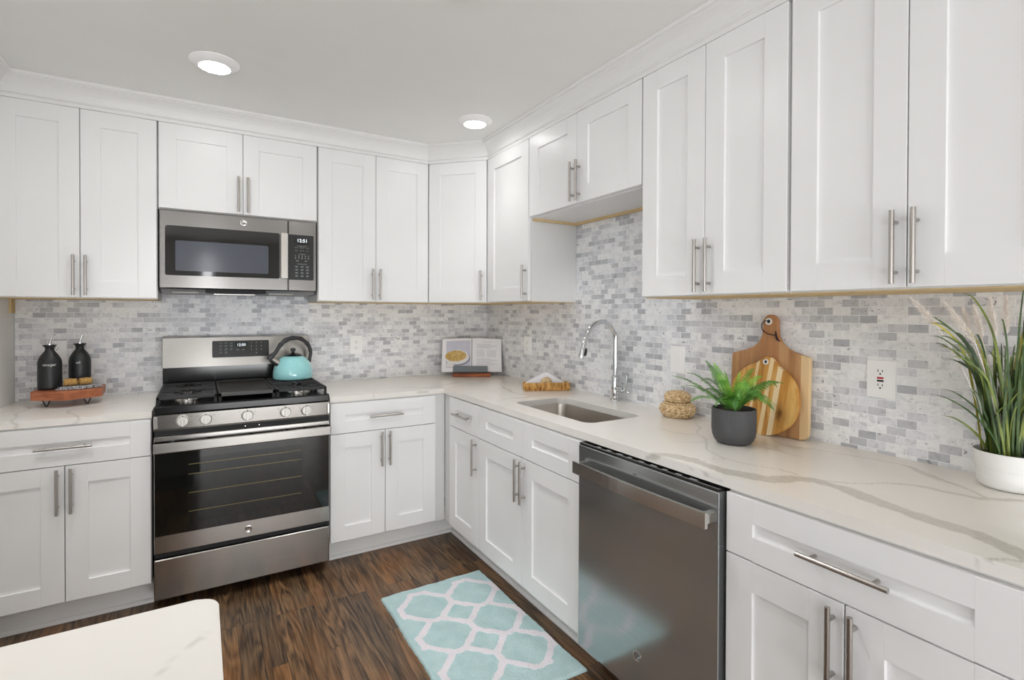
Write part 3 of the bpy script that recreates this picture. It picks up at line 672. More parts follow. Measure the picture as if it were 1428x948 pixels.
# ------------------------------------------------------------------ sink and faucet
t = thing('kitchen_sink', 'rectangular stainless steel undermount sink set in the countertop', 'sink', (-0.3735, -1.519, CBOT-.0006))
def basin():
    bm = bmesh.new(); W, D = SX1-SX0+.012, SY1-SY0+.012
    rings = []
    for (w, d, r, z) in ((W+.03, D+.03, .055, -0.0006), (W, D, .05, -0.0006), (W-.004, D-.004, .05, -.01), (W-.012, D-.012, .05, -.17), (W-.03, D-.03, .05, -.192), (W-.06, D-.06, .045, -.198), (.09, .09, .0449, -.203)):
        rings.append([bm.verts.new((x, y, z)) for x, y in rrect(w, d, r, 6)])
    for i in range(len(rings)-1):
        n = len(rings[i])
        for k in range(n): bm.faces.new((rings[i][k], rings[i][(k+1) % n], rings[i+1][(k+1) % n], rings[i+1][k]))
    bm.faces.new(rings[-1])
    b = B(); b.bm.free(); b.bm = bm; o = b.build('basin', M['steel_sink'], t, True, 50)
    md = o.modifiers.new('thick', 'SOLIDIFY'); md.thickness = 0.0012; md.offset = -1
basin()
B().lathe([(0.001, -.2015), (.018, -.2015), (.03, -.200), (.043, -.1995), (.043, -.2025)], 24).build('drain', M['chrome'], t, True)

t = thing('kitchen_faucet', 'tall chrome gooseneck faucet with pull-down spray head behind the sink', 'faucet', (-0.044, -1.443, CT))
B().lathe([(.026, 0.0002), (.026, .006), (.022, .010), (.0185, .012), (.0185, .118), (.0165, .124), (.012, .130), (.012, .132)], 28).build('faucet_base', M['chrome'], t, True)
nk = smooth_path([(0, 0, .128), (0, 0, .22), (0, 0, .32), (-.012, 0, .352), (-.045, 0, .388), (-.088, 0, .402), (-.132, 0, .392), (-.168, 0, .366), (-.192, 0, .328), (-.205, 0, .295)], 6)
B().tube(nk, .0115, 16).build('spout', M['chrome'], t, True)
sh = B().tube([(-.204, 0, .300), (-.212, 0, .27), (-.222, 0, .232), (-.2235, 0, .226)], [.0122, .0132, .0140, .0130], 20).build('spray_head', M['chrome'], t, True)
B().tube([(-.199, -.0105, .272), (-.204, -.0135, .255), (-.207, -.0135, .245), (-.209, -.011, .235)], [.003, .006, .006, .003], 10).build('spray_button', M['slot'], sh, True)
B().cyl((0, -.010, .062), (0, -.060, .062), .0155, 20).build('valve_body', M['chrome'], t, True)
B().tube([(0, -.062, .060), (0, -.072, .061), (.002, -.076, .09), (.004, -.078, .135)], [.006, .0065, .0045, .0042], 10).tube([(0, -.058, .056), (0, -.075, .054), (0, -.098, .050)], [.007, .006, .004], 10).build('lever_handle', M['chrome'], t, True)

# ------------------------------------------------------------------ round monogram badge
def badge(parent, c, r, normal='y', mat=None):
    b = B(); mat = mat or M['pol']
    b.lathe([(r*.97, 0), (r, .0006), (r, .0012), (r*.9, .0016), (r*.86, .0011), (0.0005, .0011)], 28)
    o = b.build('badge', mat, parent, True)
    s = B(); rr = r*.05
    def curve(pts): s.tube([(p[0]*r, p[1]*r, .0014) for p in smooth_path([(q[0], q[1], 0) for q in pts], 5)], rr*1.3, 6)
    curve([(-.02, .42), (-.2, .55), (-.42, .34), (-.48, -.02), (-.34, -.28), (-.1, -.22), (.0, .06), (-.18, .1)])          # looped capital g
    curve([(-.02, .06), (-.02, -.3), (-.2, -.56), (-.45, -.5)])
    curve([(.42, .34), (.3, .52), (.12, .4), (.14, .14), (.32, .05), (.12, .0), (.06, -.28), (.26, -.46), (.5, -.3)])        # script capital e
    for k in range(4):
        a = k*PI/2+.4; curve([(.74*math.cos(a), .74*math.sin(a)), (.72*math.cos(a+.5), .72*math.sin(a+.5)), (.62*math.cos(a+.95), .62*math.sin(a+.95))])
    m = s.build('monogram', M['grey_dark'], o, True)
    o.location = c; o.rotation_euler = (PI/2, 0, 0)
    return o
M['grey_dark'] = simple('badge_line_grey', srgb(105, 103, 104), 0.4, metal=0.5, noise=0.02)
def marks(p, x, z, y, w, h=.0016): B().box(x-w/2, x+w/2, y-.0006, y, z-h/2, z+h/2).build('button_legend', M['grey_legend'], p)

# ------------------------------------------------------------------ microwave
t = thing('microwave', 'stainless over-the-range microwave above the stove', 'microwave', (-1.672, 0, 0)); W = .3745; YF = -.335
B().box(-W, W, -.298, -.001, 1.462, 1.858, .002).build('casing', M['panel'], t)
M['mw_under'] = simple('microwave_underside', srgb(150, 150, 153), 0.4, metal=0.4, noise=0.06, nscale=30)
B().prism([(-.30, 1.4625), (-.29, 1.450), (-.03, 1.440), (-.01, 1.4625)], -W+.004, W-.004, Matrix(((0, 0, 1, 0), (1, 0, 0, 0), (0, 1, 0, 0), (0, 0, 0, 1)))).build('underside', M['mw_under'], t)
B().prism([(-.175, -.300), (.115, -.300), (.075, -.20), (-.140, -.20)], 1.4435, 1.4618).build('vent_opening', M['dark'], t)
B().box(-.135, .07, -.198, -.185, 1.438, 1.446, .001).build('vent_lip', M['pol'], t)
for x0, x1 in ((-.325, -.205), (.13, .26)):
    B().box(x0, x1, -.275, -.12, 1.4405, 1.452, .003).build('grease_filter', M['filter'], t)
dx0, dx1 = -W, .224
d = B().box(dx0, dx1, YF, -.299, 1.4635, 1.857, .004).build('door', M['steel_mw'], t)
B().prism(rrect(.530, .251, .010), 0, .003, Matrix.Translation((-.085, YF+.0015, 1.6545)) @ FRONT).build('door_glass', M['blackglass'], d)
B().prism(rrect(.430, .153, .006), 0, .0008, Matrix.Translation((-.0915, YF-.0017, 1.6295)) @ FRONT).build('window', M['mwglass'], d)
B().box(.184, .2205, YF-.026, YF-.014, 1.5285, 1.781, .003).box(.188, .216, YF-.016, YF+.001, 1.535, 1.555).box(.188, .216, YF-.016, YF+.001, 1.755, 1.775).build('handle', M['pol'], d)
badge(d, (.003, YF, 1.823), .0165)
cp = B().box(.2255, W, YF, -.299, 1.4635, 1.857, .004).build('control_panel', M['steel_mw'], t)
kp = B().prism(rrect(.134, .253, .006), 0, .002, Matrix.Translation((.292, YF+.001, 1.6525)) @ FRONT).build('keypad', M['panel'], cp)
yk = YF-.001
B().box(.254, .338, yk-.0006, yk, 1.728, 1.765).build('display', M['blackglass'], kp)
text('display_digits', '12:51', .026, (.298, yk-.0010, 1.7465), M['digit'], kp)
marks(kp, .297, 1.716, yk, .05, .002)
for k, wd in enumerate((.018, .022, .014)): marks(kp, .266+.03*k, 1.707, yk, wd); marks(kp, .266+.03*k, 1.690, yk, wd*.9)
marks(kp, .297, 1.672, yk, .034, .002)
for x in (.272, .318): marks(kp, x, 1.633, yk, .014, .004)
marks(kp, .297, 1.616, yk, .05, .002)
for r in range(4):
    for k in range(3): marks(kp, .268+.029*k, 1.602-.0175*r, yk, .015, .003); marks(kp, .268+.029*k, 1.598-.0175*r, yk, .012, .002)
for k in range(10): text('button_digit', '1234567890'[k], .011, (.262+.0175*(k % 5), yk-.0003, 1.661-.013*(k//5)), M['legend'], kp)

# ------------------------------------------------------------------ gas range
t = thing('gas_range', 'freestanding stainless gas stove with black cooktop and oven', 'stove', (-1.6722, 0, 0)); W = .377; YF = -.668
B().box(-W, W, -.645, -.006, .05, .884, .002).build('body', M['dark'], t)
for sx in (-1, 1):
    for yy in (-.50, -.06): B().lathe([(.018, .0005), (.018, .01), (.009, .012), (.009, .0505)], 14, Matrix.Translation((sx*.33, yy, 0))).build('leveling_foot', M['dark'], t)
ck = B().box(-W-.001, W+.001, -.668, -.028, .8845, .922, .006, seg=2).build('cooktop', M['blackenamel'], t)
# backguard: black lower riser, stainless upper panel
B().box(-W+.002, W-.002, -.075, -.012, .9215, 1.045, .004).build('backguard_riser', M['blackenamel'], t)
bg_ = B().prism([(-.105, 1.040), (-.020, 1.040), (-.008, 1.05), (-.008, 1.203), (-.045, 1.209), (-.085, 1.200)], -W, W, Matrix(((0, 0, 1, 0), (1, 0, 0, 0), (0, 1, 0, 0), (0, 0, 0, 1))), .003).build('backguard', M['steel_x'], t)
tilt = math.atan2(.020, .160)
def onguard(x, s, out=0.0):     # point on the tilted guard face: s measured up along the face
    return (x, -.105+.020*(s/.160)-out, 1.040+s)
kp = thing('display_panel', None, None); 
bpy.data.objects.remove(kp)
kb = B().prism(rrect(.292, .094, .006), 0, .003, Matrix.Translation(onguard(.005, .0935, 0.001)) @ Matrix.Rotation(PI/2-tilt, 4, 'X')); kp = kb.build('control_display', M['panel'], t)
Mg = Matrix.Translation(onguard(.005, .0935, .0045)) @ Matrix.Rotation(PI/2-tilt, 4, 'X')
b = B(); b.prism(rrect(.058, .026, .002), -.0002, .0008, Mg @ Matrix.Translation((.0, .022, 0))); b.build('display', M['blackglass'], kp)
def gtext(name, s, size, x, y, mat):
    me = text_mesh(s, size, .0004); me.transform(Mg @ Matrix.Translation((x, y, .0014))); return link(name, me, mat, kp)
gtext('display_digits', '12:50', .021, .0, .022, M['digit'])
for c, (x, rows) in enumerate(((-.104, 4), (-.078, 4), (-.051, 3))):
    for r in range(rows):
        B().prism(rrect(.013, .0022, .0004, 1), 0, .0006, Mg @ Matrix.Translation((x, .034-.0185*r, 0))).build('button_legend', M['grey_legend'], kp)
        if r: B().prism(rrect(.011, .0022, .0004, 1), 0, .0006, Mg @ Matrix.Translation((x, .039-.0185*r, 0))).build('button_legend', M['grey_legend'], kp)
for x in (-.018, .010): B().prism(rrect(.016, .003, .0004, 1), 0, .0006, Mg @ Matrix.Translation((x, -.006, 0))).build('button_legend', M['grey_legend'], kp)
for k, ch in enumerate('1234567890'):
    x, r = (.052+.0265*(k % 3), k//3) if k < 9 else (.0785, 3)
    gtext('button_digit', ch, .010, x, .034-.020*r, M['legend'])
# burners, grates, griddle
def burner(x, y, r):
    b = B().lathe([(r*1.35, .9222), (r*1.35, .926), (r*1.05, .930), (r, .938), (r*.95, .939)], 24, Matrix.Translation((x, y, 0))).build('burner', M['pol'], t, True)
    B().lathe([(r*.9, .939), (r*.95, .942), (r*.9, .946), (.0005, .947)], 24, Matrix.Translation((x, y, 0))).build('burner_cap', M['castiron'], b, True)
for x, y, r in ((-.25, -.50, .04), (-.25, -.21, .032), (.25, -.50, .045), (.25, -.21, .032)): burner(x, y, r)
GT = .960
def grate(x0, x1):
    b = B(); y0, y1 = -.635, -.115; h = .010
    bar = lambda xa, xb, ya, yb, z0=GT-.016, z1=GT-.002: b.box(xa, xb, ya, yb, z0, z1, .002)
    bar(x0, x0+.012, y0, y1); bar(x1-.012, x1, y0, y1); bar(x0, x1, y0, y0+.012); bar(x0, x1, y1-.012, y1); bar(x0, x1, (y0+y1)/2-.006, (y0+y1)/2+.006)
    xc = (x0+x1)/2
    for yc in (-.50, -.25):
        for k in range(5):
            yy = yc-.10+.05*k
            if abs(yy-yc) < .01: bar(x0, xc-.055, yy-.004, yy+.004); bar(xc+.055, x1, yy-.004, yy+.004)
            else:
                g = .03 if abs(yy-yc) < .06 else .0
                bar(x0, xc-g, yy-.004, yy+.004, GT-.012, GT); bar(xc+g, x1, yy-.004, yy+.004, GT-.012, GT)
        bar(xc-.004, xc+.004, yc-.12, yc-.03, GT-.012, GT); bar(xc-.004, xc+.004, yc+.03, yc+.12, GT-.012, GT)
        for s in (-1, 1): b.tube([(xc-s*.085, yc-.075, GT-.006), (xc-s*.02, yc-.018, GT-.006)], .005, 6).tube([(xc-s*.085, yc+.075, GT-.006), (xc-s*.02, yc+.018, GT-.006)], .005, 6)
    for xx in (x0+.006, x1-.006):
        for yy in (y0+.006, y1-.006, (y0+y1)/2): b.tube([(xx, yy, .9222), (xx, yy, GT-.014)], [.008, .007], 8)
    return b.build('grate', M['castiron'], t)
grate(-.370, -.130); grate(.130, .370)
g = B(); y0, y1 = -.635, -.115
g.box(-.125, -.110, y0, y1, GT-.018, GT, .002).box(.110, .125, y0, y1, GT-.018, GT, .002).box(-.125, .125, y0, y0+.016, GT-.018, GT, .002).box(-.125, .125, y1-.016, y1, GT-.018, GT, .002)
g.box(-.112, .112, y0+.014, y1-.014, GT-.014, GT-.006)
for xx in (-.117, .117):
    for yy in (y0+.008, y1-.008): g.tube([(xx, yy, .9222), (xx, yy, GT-.016)], .008, 8)
g.build('griddle', M['griddle'], t)
# front panel with knobs
fp = B().prism([(-.645, .812), (-.669, .812), (-.6765, .820), (-.6800, .8835), (-.645, .8840)], -W, W, Matrix(((0, 0, 1, 0), (1, 0, 0, 0), (0, 1, 0, 0), (0, 0, 0, 1))), .002).build('control_panel', M['steel_x'], t)
for sx in (-1, 1):
    B().box(sx*(W-.008)-.008, sx*(W-.008)+.008, -.684, -.666, .8215, .8795, .005, seg=2).build('end_cap', M['pol'], fp)
b = B()
for x, s in ((-.267, -1), (-.177, -1), (-.005, 1), (.164, 1), (.261, 1)):
    kx = Matrix.Translation((x, -.6785, .852)) @ Matrix.Rotation(PI/2-.03, 4, 'X')
    kn = B().lathe([(.026, -.004), (.0265, .002), (.0235, .004), (.0225, .020), (.0205, .024), (.0005, .0245)], 28, kx).build('knob', M['knob'], fp, True)
    B().prism(rrect(.0115, .043, .004, 3), .0243, .031, kx, .001).build('knob_grip', M['knob'], kn)
    B().prism(rrect(.004, .005, .001, 2), .0243, .0312, kx @ Matrix.Translation((0, .0235, -.004))).build('knob_pointer', M['slot'], kn)
    for q in (-.033, .033*1): b.prism(rrect(.006, .0024, .0004, 1), 0, .0006, Matrix.Translation((x+q, -.6793, .868)) @ Matrix.Rotation(PI/2-.03, 4, 'X'))
b.build('dial_legend', M['grey_dark'], fp)
B().box(-W+.004, W-.004, -.660, -.6455, .787, .8115).build('vent_gap', M['dark'], t)
B().box(-.015, -.010, -.662, -.6595, .796, .799).box(.045, .050, -.662, -.6595, .796, .799).build('vent_screws', M['pol'], t)
# oven door
d = B().box(-W, W, YF, -.646, .262, .786, .003).build('oven_door', M['steel_x'], t)
B().box(-W+.003, W-.003, YF-.0035, YF+.002, .342, .722, .001).build('door_glass', M['blackglass'], d)
ow = B().prism(rrect(.50, .295, .008), 0, .0006, Matrix.Translation((-.003, YF-.0036, .53)) @ FRONT).build('oven_window', M['ovenglass'], d)
b = B()
for k, zz in enumerate((.650, .605, .520, .435)): b.box(-.245, .24, YF-.0047, YF-.0043, zz-.0013, zz+.0013)
b.build('oven_rack', M['rackwire'], ow)
h = B(); h.box(-W, W, -.712, -.701, .719, .765, .004, seg=2)
for x0, x1 in ((-W, -.31), (-.30, -.235), (-.175, -.155), (.0, .02), (.16, .18), (.24, .26), (.32, W)): h.box(x0, x1, -.704, YF+.001, .752, .763, .001)
h.box(-W, W, -.675, YF+.001, .752, .763)
h.build('handle', M['steel_handle'], d)
badge(d, (.0, YF, .300), .0175)
B().box(-W+.003, W-.003, -.6475, -.6455, .242, .261).build('drawer_gap', M['dark'], t)
dr = B().box(-W, W, YF, -.646, .054, .236, .004).build('storage_drawer', M['steel_x'], t)

# ------------------------------------------------------------------ dishwasher
t = thing('dishwasher', 'stainless dishwasher with bar handle under the countertop', 'dishwasher', (0, -1.9055, 0), ROT_R); W = .598; YF = -.660
B().box(.006, W-.004, -.615, -.01, .10, .862, .002).build('tub', M['panel'], t)
B().box(.006, W-.004, -.545, -.02, .0005, .0995).build('toe_kick', M['dark'], t)
d = B().box(.003, W-.001, YF, -.617, .112, .8585, .004, seg=2).build('door', M['steel_y'], t)
B().box(.004, W-.002, -.6575, -.6165, .8586, .8655, .002).build('control_strip', M['blackglass'], d)
for k in range(9): B().box(.09+.05*k, .108+.05*k+.004*(k % 3), -.650, -.640, .8656, .8659).build('control_legend', M['grey_legend'], d)
hb = B(); n = 14
pts = [(.012+(W-.028)*i/n, -.696-.010*math.sin(PI*i/n), .7825) for i in range(n+1)]
for i in range(n):
    a, c = pts[i], pts[i+1]
    vs_ = [hb.bm.verts.new(p) for p in ((a[0], a[1], .760), (c[0], c[1], .760), (c[0], c[1], .803), (a[0], a[1], .803), (a[0], a[1]+.011, .760), (c[0], c[1]+.011, .760), (c[0], c[1]+.011, .803), (a[0], a[1]+.011, .803))]
    for q in ((0, 1, 2, 3), (4, 7, 6, 5), (0, 4, 5, 1), (3, 2, 6, 7)): hb.bm.faces.new([vs_[k] for k in q])
    if i == 0: hb.bm.faces.new([vs_[k] for k in (0, 3, 7, 4)])
    if i == n-1: hb.bm.faces.new([vs_[k] for k in (1, 5, 6, 2)])
bmesh.ops.remove_doubles(hb.bm, verts=hb.bm.verts, dist=1e-5)
for x in (.013, W-.017-.022): hb.prism([(x, -.690), (x+.022, -.690), (x+.022, -.659), (x, -.659)], .772, .797)
hb.build('handle', M['pol'], d)
B().box(.28, .296, YF-.0006, YF, .822, .825).build('brand_mark', M['grey_dark'], d)
badge(d, (.302, YF, .240), .0165)

# ------------------------------------------------------------------ outlets
def outlet(label, loc, rz, style='duplex', w=.080, h=.120):
    t = thing('power_outlet', label, 'outlet', loc, rz)
    B().prism(rrect(w, h, .004, 3), .0003, .006, FRONT, .0015).build('cover_plate', M['plastic'], t)
    r = B().prism(rrect(.034, .067, .003, 3), .006, .0085, FRONT).build('receptacle', M['plastic'], t)
    if style == 'blank': return t
    b = B()
    for z in (.020, -.020) if style == 'duplex' else (.0235, -.0215):
        b.box(-.0075, -.0055, -.0090, -.0084, z, z+.008).box(.0045, .0065, -.0090, -.0084, z, z+.007)
        b.cyl((-.0005, -.0084, z-.006), (-.0005, -.0090, z-.006), .0026, 10)
    b.build('socket_holes', M['slot'], r)
    if style == 'gfci':
        B().box(-.009, .009, -.0098, -.0084, .0015, .0075, .0005).build('reset_button', M['red'], r)
        B().box(-.009, .009, -.0098, -.0084, -.0075, -.0015, .0005).build('test_button', M['slot'], r)
    return t
outlet('white outlet plate half hidden behind the black bottles', (-2.500, 0, 1.135), 0)
outlet('white duplex outlet on the back wall right of the kettle', (-.984, 0, 1.131), 0)
outlet('white outlet plate between the cookbook and the faucet', (0, -.571, 1.129), ROT_R)
outlet('plain white wall plate behind the fern, above the woven jar', (0, -1.804, 1.135), ROT_R, 'blank')
outlet('white outlet with red reset button between the cutting boards and the potted grass', (0, -2.607, 1.136), ROT_R, 'gfci')

# ------------------------------------------------------------------ recessed lights
def can(label, x, y, lens='lens', beam=CAN_BEAM):
    t = thing('ceiling_light', label, 'ceiling light', (x, y, CEIL), group='round ceiling lights')
    B().lathe([(.096, -.0004), (.096, -.004), (.090, -.008), (.063, -.024), (.060, -.024), (.058, -.021), (.058, -.0004)], 48).build('trim_ring', M['plastic'], t, True)
    B().lathe([(.0005, -.0225), (.0575, -.0225), (.0575, -.018), (.0005, -.018)], 48).build('lens', M[lens], t)
    d = bpy.data.lights.new('downlight_beam', 'SPOT'); d.energy = beam; d.spot_size = math.radians(104); d.spot_blend = 0.9; d.shadow_soft_size = 0.055; d.color = (1.0, 0.99, 0.975)
    o = bpy.data.objects.new('downlight_beam', d); COL.objects.link(o); o.parent = t; o.location = (0, 0, -.03)
can('lit round ceiling light over the stove side of the room', -1.815, -.893)
can('lit round ceiling light near the angled corner cabinet', -.562, -.880, 'lens_corner', 9.0)
for x_, y_ in ((-1.15, -1.92), (-2.40, -1.60), (-2.3, -4.6), (-3.4, -2.6), (-3.4, -4.4)): can('added round ceiling light for fill, out of view', x_, y_, 'lens_fill', 40.0)  # unseen lights added to brighten counters, base fronts and the room

# ------------------------------------------------------------------ rug
def rug():
    x0, x1, y0, y1 = -1.145, -.622, -1.915, -1.062
    nx, ny = 190, 310; xs = np.linspace(x0, x1, nx); ys = np.linspace(y0, y1, ny)
    X, Y = np.meshgrid(xs, ys, indexing='ij'); edge = np.minimum.reduce([X-x0, x1-X, Y-y0, y1-Y])
    Z = 0.0125+rng.uniform(-.0014, .0014, X.shape)+.0012*np.sin(X*47+Y*23)
    Z *= np.clip(edge/.006, 0, 1)**.5; Z = np.maximum(Z, .0012)
    wx = .0022*np.sin(Y*19)+.0008*np.sin(Y*111+1); wy = .0015*np.sin(X*23)
    k = np.clip(1-edge/.10, 0, 1); PX, PY = X+wx*k+rng.uniform(-.0006, .0006, X.shape), Y+wy*k+rng.uniform(-.0006, .0006, X.shape)
    g = np.full(X.shape, 9.0); hc = .1155
    WX = X+.0016*np.sin(Y*90)+.0013*np.sin(Y*171+2); WY = Y+.0016*np.sin(X*88)+.0013*np.sin(X*163)
    def sd(px, py, a, b):
        dx, dy = b[0]-a[0], b[1]-a[1]; tt = np.clip(((px-a[0])*dx+(py-a[1])*dy)/(dx*dx+dy*dy), 0, 1)
        return np.hypot(px-a[0]-tt*dx, py-a[1]-tt*dy)
    path = [(0, 0), (.026, hc), (.0475, .0935), (.0715, .0715), (.0935, .0475), (hc, .026), (0, 0)]
    for cx in (-.988, -.757):
        for cy in (-1.236, -1.468, -1.700):
            ax, ay = np.abs(WX-cx), np.abs(WY-cy)
            g = np.minimum(g, sd(ax, ay, (0, hc), (.036, hc))); g = np.minimum(g, sd(ax, ay, (hc, 0), (hc, .036)))
            for p, q in zip(path[1:-2], path[2:-1]): g = np.minimum(g, sd(ax, ay, p, q))
    pat = np.clip((.0158-g)/.0032, 0, 1)
    Z += .0015*pat*np.clip(edge/.01, 0, 1)
    V = np.stack([PX, PY, Z], -1).reshape(-1, 3); idx = np.arange(nx*ny).reshape(nx, ny)
    F = np.stack([idx[:-1, :-1], idx[1:, :-1], idx[1:, 1:], idx[:-1, 1:]], -1).reshape(-1, 4)
    ring = np.concatenate([idx[:, 0], idx[-1, 1:], idx[-2::-1, -1], idx[0, -2:0:-1]]); n0 = len(V)
    low = V[ring].copy(); low[:, 2] = .0006; V = np.concatenate([V, low]); m = len(ring)
    faces = [tuple(int(q) for q in f) for f in F]+[(int(ring[(i+1) % m]), int(ring[i]), n0+i, n0+(i+1) % m) for i in range(m)]
    faces.append(tuple(range(n0+m-1, n0-1, -1)))
    me = bpy.data.meshes.new('kitchen_rug'); me.from_pydata([tuple(map(float, v)) for v in V], [], faces); me.update()
    at = me.attributes.new('pattern', 'FLOAT', 'POINT'); at.data.foreach_set('value', np.concatenate([pat.reshape(-1), np.zeros(m)]).astype(np.float32))
    tag(link('kitchen_rug', me, M['rug'], None, True), 'aqua bath-style rug with white lattice pattern on the dark floor', 'rug')
rug()

# ------------------------------------------------------------------ kettle on the right rear burner
t = thing('tea_kettle', 'aqua enamel tea kettle with black arched handle on the stove', 'kettle', (-1.408, -.232, GT), .30)
B().lathe([(.098, .0004), (.106, .004), (.108, .012), (.107, .04), (.102, .068), (.091, .095), (.074, .118), (.056, .130), (.050, .132)], 48).build('kettle_body', M['aqua'], t, True, 60)
B().lathe([(.050, .131), (.053, .134), (.048, .138), (.03, .146), (.012, .150), (.006, .152)], 32).build('lid', M['blackglass'], t, True)
B().lathe([(.005, .150), (.006, .156), (.013, .160), (.015, .168), (.012, .176), (.0005, .179)], 20).build('lid_knob', M['rubber'], t, True)
B().tube([(-.078, 0, .088), (-.108, 0, .107), (-.128, 0, .121)], [.021, .0165, .0155], 20).build('spout', M['pol'], t, True)
hp = smooth_path([(-.135, 0, .118), (-.118, 0, .142), (-.100, 0, .158), (-.078, 0, .192), (-.045, 0, .222), (.0, 0, .235), (.05, 0, .228), (.09, 0, .195), (.108, 0, .15), (.102, 0, .11), (.100, 0, .09)], 6)
rr = [.015+.0016*math.sin(i*1.1) if 18 < i < 48 else .013 for i in range(len(hp))]
rr[:8] = [.021, .020, .020, .019, .018, .017, .016, .015]
B().tube(hp, [r*.72 for r in rr], 12, flat=1.25).build('handle', M['rubber'], t, True, 60)

# ------------------------------------------------------------------ riser with bottles, towel and napkin rings
RZ = .9335
t = thing('wooden_riser', 'hexagonal red-brown wooden riser on black hairpin legs, left counter', 'riser', (-2.415, -.205, CT), .03)
B().prism([(.150*math.cos(PI/6+k*PI/3)*(1.0), .150*math.sin(PI/6+k*PI/3)) for k in range(6)], RZ-CT, RZ-CT+.042, bev=.002).build('board', M['riser'], t)
for a in (210, 330, 90):
    q = math.radians(a+15*(1 if a == 210 else -1 if a == 330 else 0)); x, y = .105*math.cos(q), .105*math.sin(q)
    B().tube([(x-.014, y, .0343), (x-.002, y, .003), (x+.002, y, .003), (x+.014, y, .0343)], .0028, 8).build('hairpin_leg', M['hairpin'], t, True)
TOP = RZ+.0425
def bottle(label, loc, s, word, rz):
    t = thing('cruet_bottle', label, 'bottle', loc, rz)
    b = B().lathe([(.040*s, .0004), (.0445*s, .004), (.0450*s, .012), (.0450*s, .128), (.041*s, .145), (.031*s, .164), (.019*s, .181), (.0165*s, .190), (.018*s, .198), (.026*s, .207), (.0265*s, .210), (.020*s, .2105), (.012*s, .206)], 36).build('bottle_body', M['ceramic_black'], t, True, 50)
    text('lettering', word, .0175, (0, -.0003, .118), M['ink_white'], b, bend=.0450*s)
    p = B().lathe([(.017*s, .205), (.017*s, .214), (.010, .216)], 16).tube([(.0, 0, .214), (.003, 0, .228), (.009, 0, .252)], [.006, .0045, .0035], 10).build('pourer', M['chrome'], t, True)
    return t
bottle('taller-looking black vinegar bottle at the left front of the riser', (-2.486, -.222, TOP), 1.0, 'vinegar', .15)
bottle('black oil bottle at the back right of the riser, behind the napkin rings', (-2.388, -.135, TOP), .98, 'oil', .0)
def towel():
    b = B(); T = [(-.075, -.035), (.035, -.055), (.10, .0), (.075, .05), (-.02, .03)]
    b.prism(T, .0005, .007, bev=.002); b.prism([(x*.93+.004, y*.9) for x, y in T], .0072, .014, bev=.002)
    o = b.build('folded_napkin', M['check'], None); o.location = (-2.385, -.252, TOP); o.rotation_euler = (0, 0, .18)
    tag(o, 'black and white checked cloth folded on the riser under the twine rings', 'napkin')
towel()
def ring(label, loc, rz):
    b = B(); n = 8
    for k in range(n):
        x = -.021+.042*k/(n-1); b.torus((x, 0, .0185), .0145-.0018*abs(k-3.5)/3.5*1.2, .0036, 20, 7, 'x')
    o = b.build('napkin_ring', M['jute'], None, True); o.location = loc; o.rotation_euler = (0, 0, rz)
    tag(o, label, 'napkin ring', 'jute napkin rings on the checked cloth')
ring('left of the two jute napkin rings on the checked cloth', (-2.402, -.262, TOP+.0144), -.05)
ring('right of the two jute napkin rings on the checked cloth', (-2.350, -.247, TOP+.0144), .45)

# ------------------------------------------------------------------ cookbook on its stand
yaw = -.49; BX, BY = -.231, -.205
t = thing('cookbook_stand', 'small brown wooden book stand with grey ledge in the counter corner', 'book stand', (BX, BY, CT), yaw)
B().box(-.132, .132, -.045, .055, .0004, .024, .003).build('stand_base', M['standwood'], t)
lean = math.radians(20)
ML = Matrix.Translation((0, -.012, .0245)) @ Matrix.Rotation(-lean, 4, 'X')
def boxm(b, mat, *a, **k):
    n0 = len(b.bm.verts); b.box(*a, **k); b.bm.verts.ensure_lookup_table()
    for v in b.bm.verts[n0:]: v.co = mat @ v.co
    return b
boxm(B(), ML, -.115, .115, .021, .031, .002, .19, bev=.002).build('back_rest', M['standwood'], t)
boxm(B(), ML, -.130, .112, -.020, -.010, .004, .046, bev=.002).build('ledge', M['slate'], t)
boxm(B(), ML, -.130, .112, -.0095, .021, .0005, .0095, bev=.001).build('ledge_shelf', M['slate'], t)
k = thing('open_cookbook', 'open cookbook showing a bowl of pasta, propped in the corner', 'book', (BX, BY, CT), yaw)
def page(side):
    """one curved leaf block of the open book, spine at x = 0"""
    bm = bmesh.new(); n = 14; fr, bk = [], []
    for i in range(n+1):
        u = i/n; x = side*(.002+.209*u); dome = -.012*math.sin(PI*min(1, u*1.15)**.6)*(1-u*.55)
        for z, lst in ((0.0, 0), (.246, 1)):
            drop = -.004*u if z else 0
            fr.append(bm.verts.new(ML @ Vector((x, dome+.012, z+.0105+drop)))); bk.append(bm.verts.new(ML @ Vector((x, .0175, z+.0105+drop))))
    for i in range(n):
        a, c = 2*i, 2*i+2
        bm.faces.new((fr[a], fr[c], fr[c+1], fr[a+1])); bm.faces.new((bk[a], bk[a+1], bk[c+1], bk[c]))
        bm.faces.new((fr[a], bk[a], bk[c], fr[c])); bm.faces.new((fr[a+1], fr[c+1], bk[c+1], bk[a+1]))
    bm.faces.new((fr[0], fr[1], bk[1], bk[0])); bm.faces.new((fr[-2], bk[-2], bk[-1], fr[-1]))
    b = B(); b.bm.free(); b.bm = bm; o = b.build('page_block', M['page'], k, True, 35); return o
pl, pr = page(-1), page(1)
def dome(u): return -.012*math.sin(PI*min(1, u*1.15)**.6)*(1-u*.55)+.012
